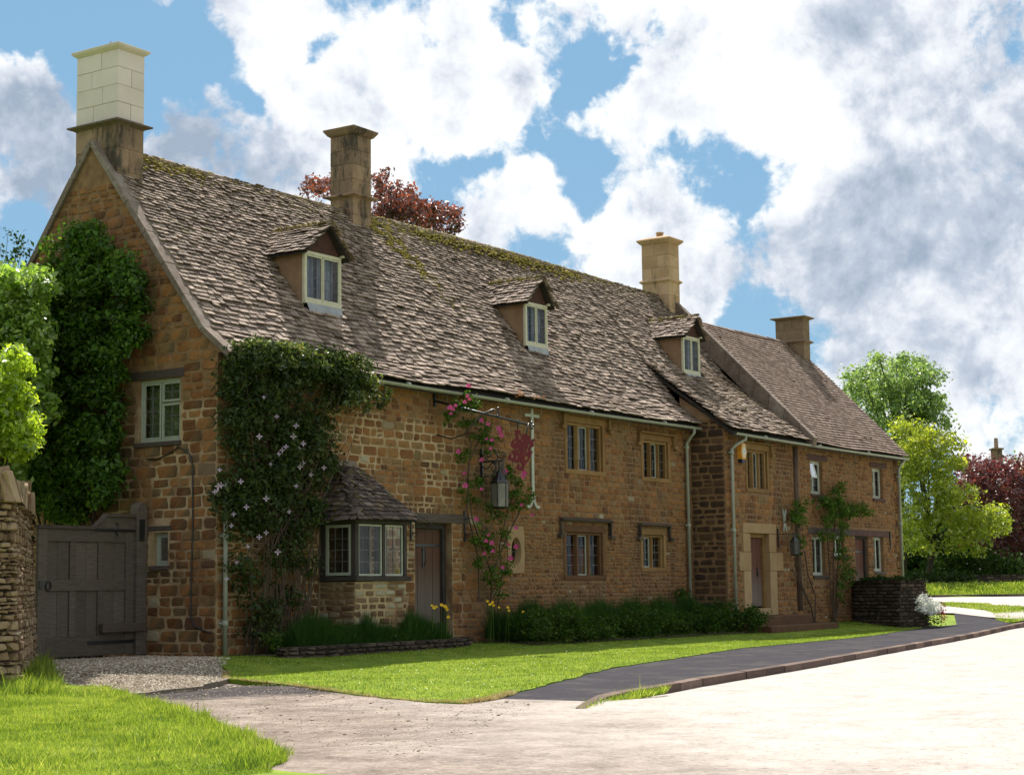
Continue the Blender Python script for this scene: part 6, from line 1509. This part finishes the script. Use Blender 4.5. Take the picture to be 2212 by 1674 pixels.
# yellow poppies
b = MB()
for k in range(5):
    a = k*2*PI/5; d = Vector((math.cos(a), math.sin(a), 0)); e_ = Vector((-d.y, d.x, 0)); b.poly([(0, 0, 0), d*.03+e_*.025+Vector((0, 0, .02)), d*.05+Vector((0, 0, .03)), d*.03-e_*.025+Vector((0, 0, .02))], [(0, 1, 2, 3)])
yme = b.mesh('flower', M['yellow'])
for lb, L_ in (('yellow poppies standing in front of the front door', [(933, 1308), (943, 1311), (938, 1313), (954, 1307), (961, 1310), (965, 1317), (968, 1333), (963, 1312)]), ('yellow poppies under the climbing rose', [(1053, 1299), (1062, 1304), (1064, 1301), (1066, 1308), (1078, 1312), (1097, 1312), (1099, 1319), (1130, 1322), (1058, 1306)])):
    t = thing('poppy_clump', at(L_[0][0], 1370, 1, -1.0), lb, 'poppies', 'yellow poppies')
    b = MB()
    for (px, py) in L_:
        p = at(px, py, 1, -1.15); place_fl(yme, t, p, rnd.uniform(.55, .9), tocam+Vector((0, 0, .6))); b.tube([(p.x+rnd.uniform(-.1, .1), p.y+.05, gz(p.x, p.y)), p], .006, 4)
    b.build('stem', M['lf_rose'], t)
# plants round the garden wall
t = thing('wall_top_plants', (25.8, -2.3, 1.25), 'ragged grassy plants growing along the top of the garden wall', 'plant')
q = [(rnd.uniform(0, 1), rnd.uniform(0, 1)) for _ in range(70)]
cl = []
for a, c in q:
    p = Vector((26.15, -1.2)).lerp(Vector((25.1, -2.9)), a)+Vector((.75*c, -.1*c)); cl.append((p.x, p.y, 1.24, rnd.uniform(.08, .17)))
link('foliage', crown(cl, 1500, .06, M['lf_dark'], fill=.15), t)
t = thing('white_flower_bush', (26.6, -3.6, -.15), 'mound of brilliant white flowers at the end of the garden wall', 'flowers')
def pxc(c, r_, n_, y, rr):
    o = []
    for _ in range(n_):
        a = rnd.uniform(0, 2*PI); k = rnd.random()**.5; p = at(c[0]+r_[0]*k*math.cos(a), c[1]+r_[1]*k*math.sin(a), 1, y+rnd.uniform(-.15, .15)); o.append((*p, rr*rnd.uniform(.7, 1.3)))
    return o
link('foliage', crown(pxc((2012, 1325), (22, 22), 26, -3.3, .17), 1200, .05, M['lf_hedge'], fill=.25), t)
link('blossom', crown(pxc((1998, 1302), (13, 16), 26, -3.5, .16)+pxc((2016, 1312), (12, 12), 18, -3.5, .14), 2400, .05, M['whitefl'], fill=.4), t)
t = thing('red_valerian', (28, -3.6, -.15), 'red and rust flower heads beside the white blossom', 'flowers')
link('foliage', crown(pxc((2030, 1312), (10, 14), 10, -3.4, .10)+pxc((2038, 1335), (8, 12), 8, -3.4, .1), 1300, .045, M['redfl'], fill=.2), t)
t = thing('grey_shrub', (29, -2.6, -.1), 'pale feathery grey green shrub leaning over the wall end', 'shrub')
link('foliage', crown(pxc((1990, 1268), (14, 18), 22, -2.6, .14), 900, .05, M['lf_pale'], fill=.15), t)
t = thing('gutter_weed', (10, -.4, 5.3), 'dry orange weeds growing out of the gutter', 'weeds')
cl = [(*at(px, py, 1, -.4), r_) for px, py, r_ in ((1118, 853, .10), (1128, 850, .08), (1152, 858, .07), (1160, 858, .06), (1174, 858, .07), (1122, 846, .06))]
link('foliage', crown(cl, 2600, .035, M['orangeplant'], fill=.1), t)

# ------------------------------------------------------------------ left side shrubs and trees
cl = []
for (c, r_, n_) in (((25, 800), (35, 45), 30), ((10, 880), (62, 60), 60), ((35, 950), (45, 40), 36), ((-30, 900), (50, 100), 50), ((55, 920), (26, 30), 16), ((-110, 960), (80, 120), 80), ((-60, 1080), (60, 110), 60)):
    for _ in range(n_):
        a = rnd.uniform(0, 2*PI); k = rnd.random()**.5; p = dep(c[0]+r_[0]*k*math.cos(a), c[1]+r_[1]*k*math.sin(a), 25.8+rnd.uniform(-.5, .7)); cl.append((*p, rnd.uniform(.07, .2)))
base = dep(-40, 1400, 26.2); base.z = -.1
t = thing('laurel_shrub', base, 'bright yellow green sunlit shrub spilling over the dry stone wall', 'shrub')
link('foliage', crown(cl, 2600, .085, M['lf_bright'], fill=.05), t); b = MB(); limbs(b, base, cl, .09, 5, 12); b.build('stem', M['bark'], t)
cl = []
for (c, r_, n_) in (((15, 650), (55, 60), 55), ((50, 710), (48, 80), 60), ((-30, 720), (70, 120), 60), ((80, 615), (20, 26), 12), ((25, 830), (70, 120), 60), ((70, 850), (40, 80), 30), ((-120, 780), (110, 150), 90), ((-60, 1000), (100, 120), 60)):
    for _ in range(n_):
        a = rnd.uniform(0, 2*PI); k = rnd.random()**.5; p = dep(c[0]+r_[0]*k*math.cos(a), c[1]+r_[1]*k*math.sin(a), 31.6+rnd.uniform(-.9, .9)); cl.append((*p, rnd.uniform(.18, .36)))
base = dep(0, 1300, 31.6); base.z = 0
tree('bushy_tree', 'broad bushy tree with sunlit leaves behind the gable at the left', cl, base, 900, .11, M['lf_leftree'], .12, 6, fill=.1)
cl = [(*dep(rnd.uniform(0, 70), rnd.uniform(500, 590), 52), .35) for _ in range(16)]+[(*dep(rnd.uniform(-170, 50), rnd.uniform(600, 1000), 52+rnd.uniform(-1.5, 1.5)), rnd.uniform(.5, .8)) for _ in range(90)]
base = dep(30, 1300, 52); base.z = 0
tree('thin_tree', 'sparse wispy tree top against the cloud at the far left', cl, base, 130, .12, M['lf_dark'], .1, 7, n=22, fill=.1)

# ------------------------------------------------------------------ trees behind
def pxtree(name, label, groups, D, spread, basepx, lm, per, leaf, rr, r0, seed, zb=0., n=16, split=.35, fill=.3, group=None):
    cl = []
    for (c, r_, n_) in groups:
        for _ in range(n_):
            a = rnd.uniform(0, 2*PI); k = rnd.random()**.5; p = dep(c[0]+r_[0]*k*math.cos(a), c[1]+r_[1]*k*math.sin(a), D+rnd.uniform(-spread, spread)); cl.append((*p, rr*rnd.uniform(.6, 1.35)))
    base = dep(basepx, 1270, D); base.z = gz(base.x, base.y)-.1
    return tree(name, label, cl, base, per, leaf, lm, r0, seed, group, n, split, fill)
pxtree('copper_beech', 'copper red tree showing over the ridge behind the middle chimney', [((680, 405), (32, 16), 8), ((710, 400), (20, 20), 5), ((822, 385), (16, 20), 6), ((850, 430), (55, 38), 40), ((905, 470), (60, 38), 34), ((960, 480), (32, 32), 18), ((820, 470), (120, 60), 40), ((780, 620), (190, 90), 40)], 60, 2, 820, M['lf_beech'], 420, .13, .36, .3, 21, fill=.05)
pxtree('tall_tree', 'tall airy pale green tree rising behind the far gable', [((1930, 800), (70, 42), 40), ((1880, 850), (60, 50), 30), ((1985, 850), (58, 60), 44), ((1930, 880), (110, 50), 44), ((1840, 820), (25, 16), 6), ((2010, 900), (40, 50), 22), ((1930, 960), (90, 60), 26)], 118, 4, 1945, M['lf_tall'], 150, .22, .72, .5, 22, fill=.1)
pxtree('maple_tree', 'yellow green maple at the corner beyond the tiled cottage', [((1960, 960), (55, 45), 36), ((2020, 985), (70, 55), 55), ((1985, 1060), (60, 90), 60), ((2050, 1090), (60, 60), 44), ((2115, 1120), (55, 32), 34), ((2150, 1125), (30, 20), 10), ((2090, 1160), (50, 40), 22), ((1975, 1150), (45, 60), 26)], 112, 3, 2005, M['lf_maple'], 170, .21, .66, .3, 23, split=.3, fill=.15)
pxtree('purple_tree', 'dark purple leaved tree at the right behind the maple', [((2110, 1020), (40, 30), 16), ((2150, 1060), (75, 60), 55), ((2200, 1050), (60, 60), 40), ((2160, 1130), (90, 70), 60), ((2210, 1190), (60, 40), 30), ((2085, 1060), (40, 70), 20)], 122, 4, 2150, M['lf_purple'], 130, .22, .8, .35, 24, fill=.25)
pxtree('round_bush', 'rounded green bush at the far right under the purple tree', [((2120, 1215), (50, 28), 20), ((2060, 1220), (60, 24), 22), ((2180, 1222), (40, 20), 12)], 114, 1.5, 2100, M['lf_dark'], 120, .2, .8, .1, 25, fill=.5)
pxtree('dark_thicket', 'dark thicket of shrubs filling the shade behind the maple', [((1985, 1190), (50, 55), 34), ((1940, 1200), (40, 60), 20), ((2060, 1190), (70, 45), 30), ((2140, 1190), (60, 50), 26), ((2230, 1200), (60, 60), 26)], 128, 3, 2050, M['lf_dark'], 100, .3, 1.5, .15, 26, fill=.6)
pxtree('distant_tree', 'green tree at the right edge beside the distant chimney', [((2200, 1020), (30, 20), 12), ((2190, 1050), (40, 25), 12)], 150, 3, 2200, M['lf_tall'], 70, .3, 1.2, .3, 27, fill=.3)
# hedge in front of the thicket
p0, p1 = dep(1900, 1250, 106), dep(2110, 1250, 105.5)
cl = []
for i in range(60):
    p = p0.lerp(p1, rnd.random()); cl.append((p.x, p.y, gz(p.x, p.y)+rnd.uniform(.1, .75), rnd.uniform(.4, .6)))
t = thing('roadside_hedge', (p0.x, p0.y, .6), 'dark clipped hedge along the far bank beneath the maple', 'hedge')
link('foliage', crown(cl, 160, .16, M['lf_dark'], fill=.5), t)
cl = []
for i in range(120):
    p = dep(rnd.uniform(2270, 3000), 1250, 112+rnd.uniform(-1, 1)); cl.append((p.x, p.y, gz(p.x, p.y)+rnd.uniform(.3, 5.5), rnd.uniform(.7, 1.2)))
t = thing('tall_hedge', (cl[0][0], cl[0][1], .7), 'tall dark hedge carrying on behind the far stone wall past the purple tree', 'hedge')
link('foliage', crown(cl, 90, .28, M['lf_dark'], fill=.4), t)
# distant house
hb = dep(2130, 1200, 150); hb.z = .8
t = thing('distant_house', hb, 'distant house of which only slate roof and tall stone chimney show above the trees', 'house')
u = Vector((math.sin(YAW), -math.cos(YAW), 0)); v = Vector((math.cos(YAW), math.sin(YAW), 0)); sc_ = 150/FOC
def HP(px, py, dd=0): return dep(px, py, 150+dd)
b = MB(); L_ = [HP(2050, 1070), HP(2260, 1070), HP(2260, 1290), HP(2050, 1290)]; b.prism(L_, v*5); b.build('wall', M['ashlar_brown'], t)
b = MB(); A0, A1, R0, R1 = HP(2045, 1075, -.3), HP(2265, 1075, -.3), HP(2085, 1012, 2.5), HP(2265, 1012, 2.5); B0, B1 = HP(2045, 1075, 5.3), HP(2265, 1075, 5.3)
b.poly([A0, A1, R1, R0, B1, B0], [(0, 1, 2, 3), (3, 2, 4, 5), (0, 3, 5), (1, 4, 2)]); b.build('roof', M['tile'], t)
cx_ = HP(2154, 1010, 2.5); b = MB(); w = .36
def cb(b, s, z0, z1): b.hexa([cx_+u*(-s)+v*(-s)+Vector((0, 0, z0)), cx_+u*s+v*(-s)+Vector((0, 0, z0)), cx_+u*s+v*s+Vector((0, 0, z0)), cx_-u*s+v*s+Vector((0, 0, z0))]+[cx_+u*(-s)+v*(-s)+Vector((0, 0, z1)), cx_+u*s+v*(-s)+Vector((0, 0, z1)), cx_+u*s+v*s+Vector((0, 0, z1)), cx_-u*s+v*s+Vector((0, 0, z1))])
cb(b, .40, -1, 1.55); cb(b, .52, 1.55, 1.68); cb(b, .40, 1.68, 1.72); cc_ = b.build('chimney', M['chim_old'], t)
b = MB(); b.tube([cx_+Vector((0, 0, 1.7)), cx_+Vector((0, 0, 2.6))], [.2, .16], 8); b.build('chimney_pot', M['chim_old'], cc_)

# ------------------------------------------------------------------ grass, gravel, small litter
nearbank = [p for p in [(-5.6, -2.3), G(245, 1500, -.25), G(430, 1560, -.25), G(560, 1618, -.25), G(612, 1645, -.25), G(585, 1690, -.25), G(300, 1720, -.25), G(-60, 1720, -.25), G(-60, 1500, -.25), (-7.4, -3.0)]]
nearbank = densify(nearbank, .3, .1, 8)
grass('bank_grass', nearbank, 300000, .024, .015, .0025, 1.5, label='short grass on the bank at the lower left')
edge = densify([G(200, 1492, -.25), G(330, 1527, -.25), G(430, 1558, -.25), G(560, 1612, -.25), G(612, 1645, -.25), G(585, 1680, -.25), G(480, 1690, -.25), G(520, 1620, -.25), G(400, 1580, -.25), G(230, 1515, -.25)], .3, .08, 9)
grass('edge_tufts', edge, 9000, .065, .015, .003, 1.0, label='longer grass tufts along the drive edge')
base_t = densify([G(60, 1475, -.2), G(95, 1450, -.2), G(125, 1480, -.2), G(140, 1500, -.2), G(60, 1505, -.2), G(0, 1510, -.2), G(-20, 1490, -.2)], .2, .05, 10)
grass('wall_foot_grass', base_t, 5000, .13, .01, .004, .9, label='long grass at the foot of the dry stone wall')
grass('lawn_grass', lawn, 230000, .020, .012, .0035, 1.4, label='mown lawn grass in front of the cottage')
strip = densify(laned[:9], .3, .0)
strip = strip[:strip.index(laned[8])]
strip = [(x-.0, y-.05) for x, y in strip]+[(x+.06, y+.10) for x, y in reversed(strip)]
grass('dry_edge_grass', strip, 5000, .028, .012, .004, 1.8, m=M['drygrass'], label='dry straw coloured edge of the lawn', patch=False)
grass('verge_grass', vt, 14000, .05, .014, .01, .9, label='mown grass of the verge by the junction')
kt = [(x, y-.18) for x, y in kerbL[:7]]+[(x, y-.01-.13) for x, y in reversed(kerbL[:7])]
kg = densify([G(1250, 1528), G(1310, 1508), G(1370, 1495), G(1440, 1483), G(1443, 1485), G(1380, 1499), G(1310, 1514), G(1262, 1532)], .2, .04, 11)
grass('kerb_grass', kg, 3000, .06, -.05, .004, 1.2, label='weeds and grass tufts at the foot of the kerb')
fb = []
for (px, D) in ((1880, 96.8), (2300, 96.8), (2300, 104.5), (1880, 105)): p = dep(px, 1280, D); fb.append((p.x, p.y))
sheet('far_bank', densify(fb, 2, 0), .03, M['turf'], 1.5, gz)
grass('far_bank_grass', fb, 30000, .13, .02, .03, .8, label='bright grass bank beyond the far road')
bt = []
for c in scatter(nearbank, 60):
    r_ = rnd.uniform(.05, .16); bt += [(c[0], c[1], r_)]
q = np.concatenate([np.stack([a+rng.normal(size=130)*r_, c+rng.normal(size=130)*r_], 1) for a, c, r_ in bt])
_sc = scatter; scatter = lambda p_, n_: q
grass('grass_tufts', nearbank, len(q), .06, .015, .003, 1.1, label='darker taller tufts scattered through the bank grass', patch=False)
scatter = _sc
# gravel
q = scatter(gl, 11000); b = MB()
for x, y in q:
    z = gz(x, y)+.016; r_ = rnd.uniform(.010, .026); k = len(b.v); a = rnd.uniform(0, PI); c, s = math.cos(a), math.sin(a)
    for (dx, dy, dz) in ((1.3, 0, 0), (0, .8, 0), (-1.2, 0, 0), (0, -.8, 0), (.1, .1, .7)): b.v.append((x+(dx*c-dy*s)*r_, y+(dx*s+dy*c)*r_, z+dz*r_+rnd.uniform(-.002, .004)))
    b.f += [(k, k+1, k+4), (k+1, k+2, k+4), (k+2, k+3, k+4), (k+3, k, k+4)]
o = b.build('gravel', M['gravel']); o['kind'] = 'stuff'; o['label'] = 'pale limestone chips on the apron before the gate'
dr = densify([(-7.4, -5.2), (-3.0, -3.2), (-3.6, -7.5), (-6.5, -11), (-12, -13.5), (-11.5, -11.8), (-9, -8.4)], .5, 0)
q = scatter(dr, 2600); b = MB()
for x, y in q:
    r_ = rnd.uniform(.004, .011) if rnd.random() < .97 else rnd.uniform(.014, .028); b.blob((x, y, rz(x, y)+r_*.3), r_, 1.3, .8, .5)
o = b.build('loose_stones', M['gravel']); o['kind'] = 'stuff'; o['label'] = 'scattered loose chips on the drive'
q = scatter([p for p in lawn], 160); b = MB()
for x, y in q: b.blob((x, y, gz(x, y)+.05), .012, 1, 1, .4)
o = b.build('daisies', M['whitefl']); o['kind'] = 'stuff'; o['label'] = 'tiny white daisies dotted over the lawn'
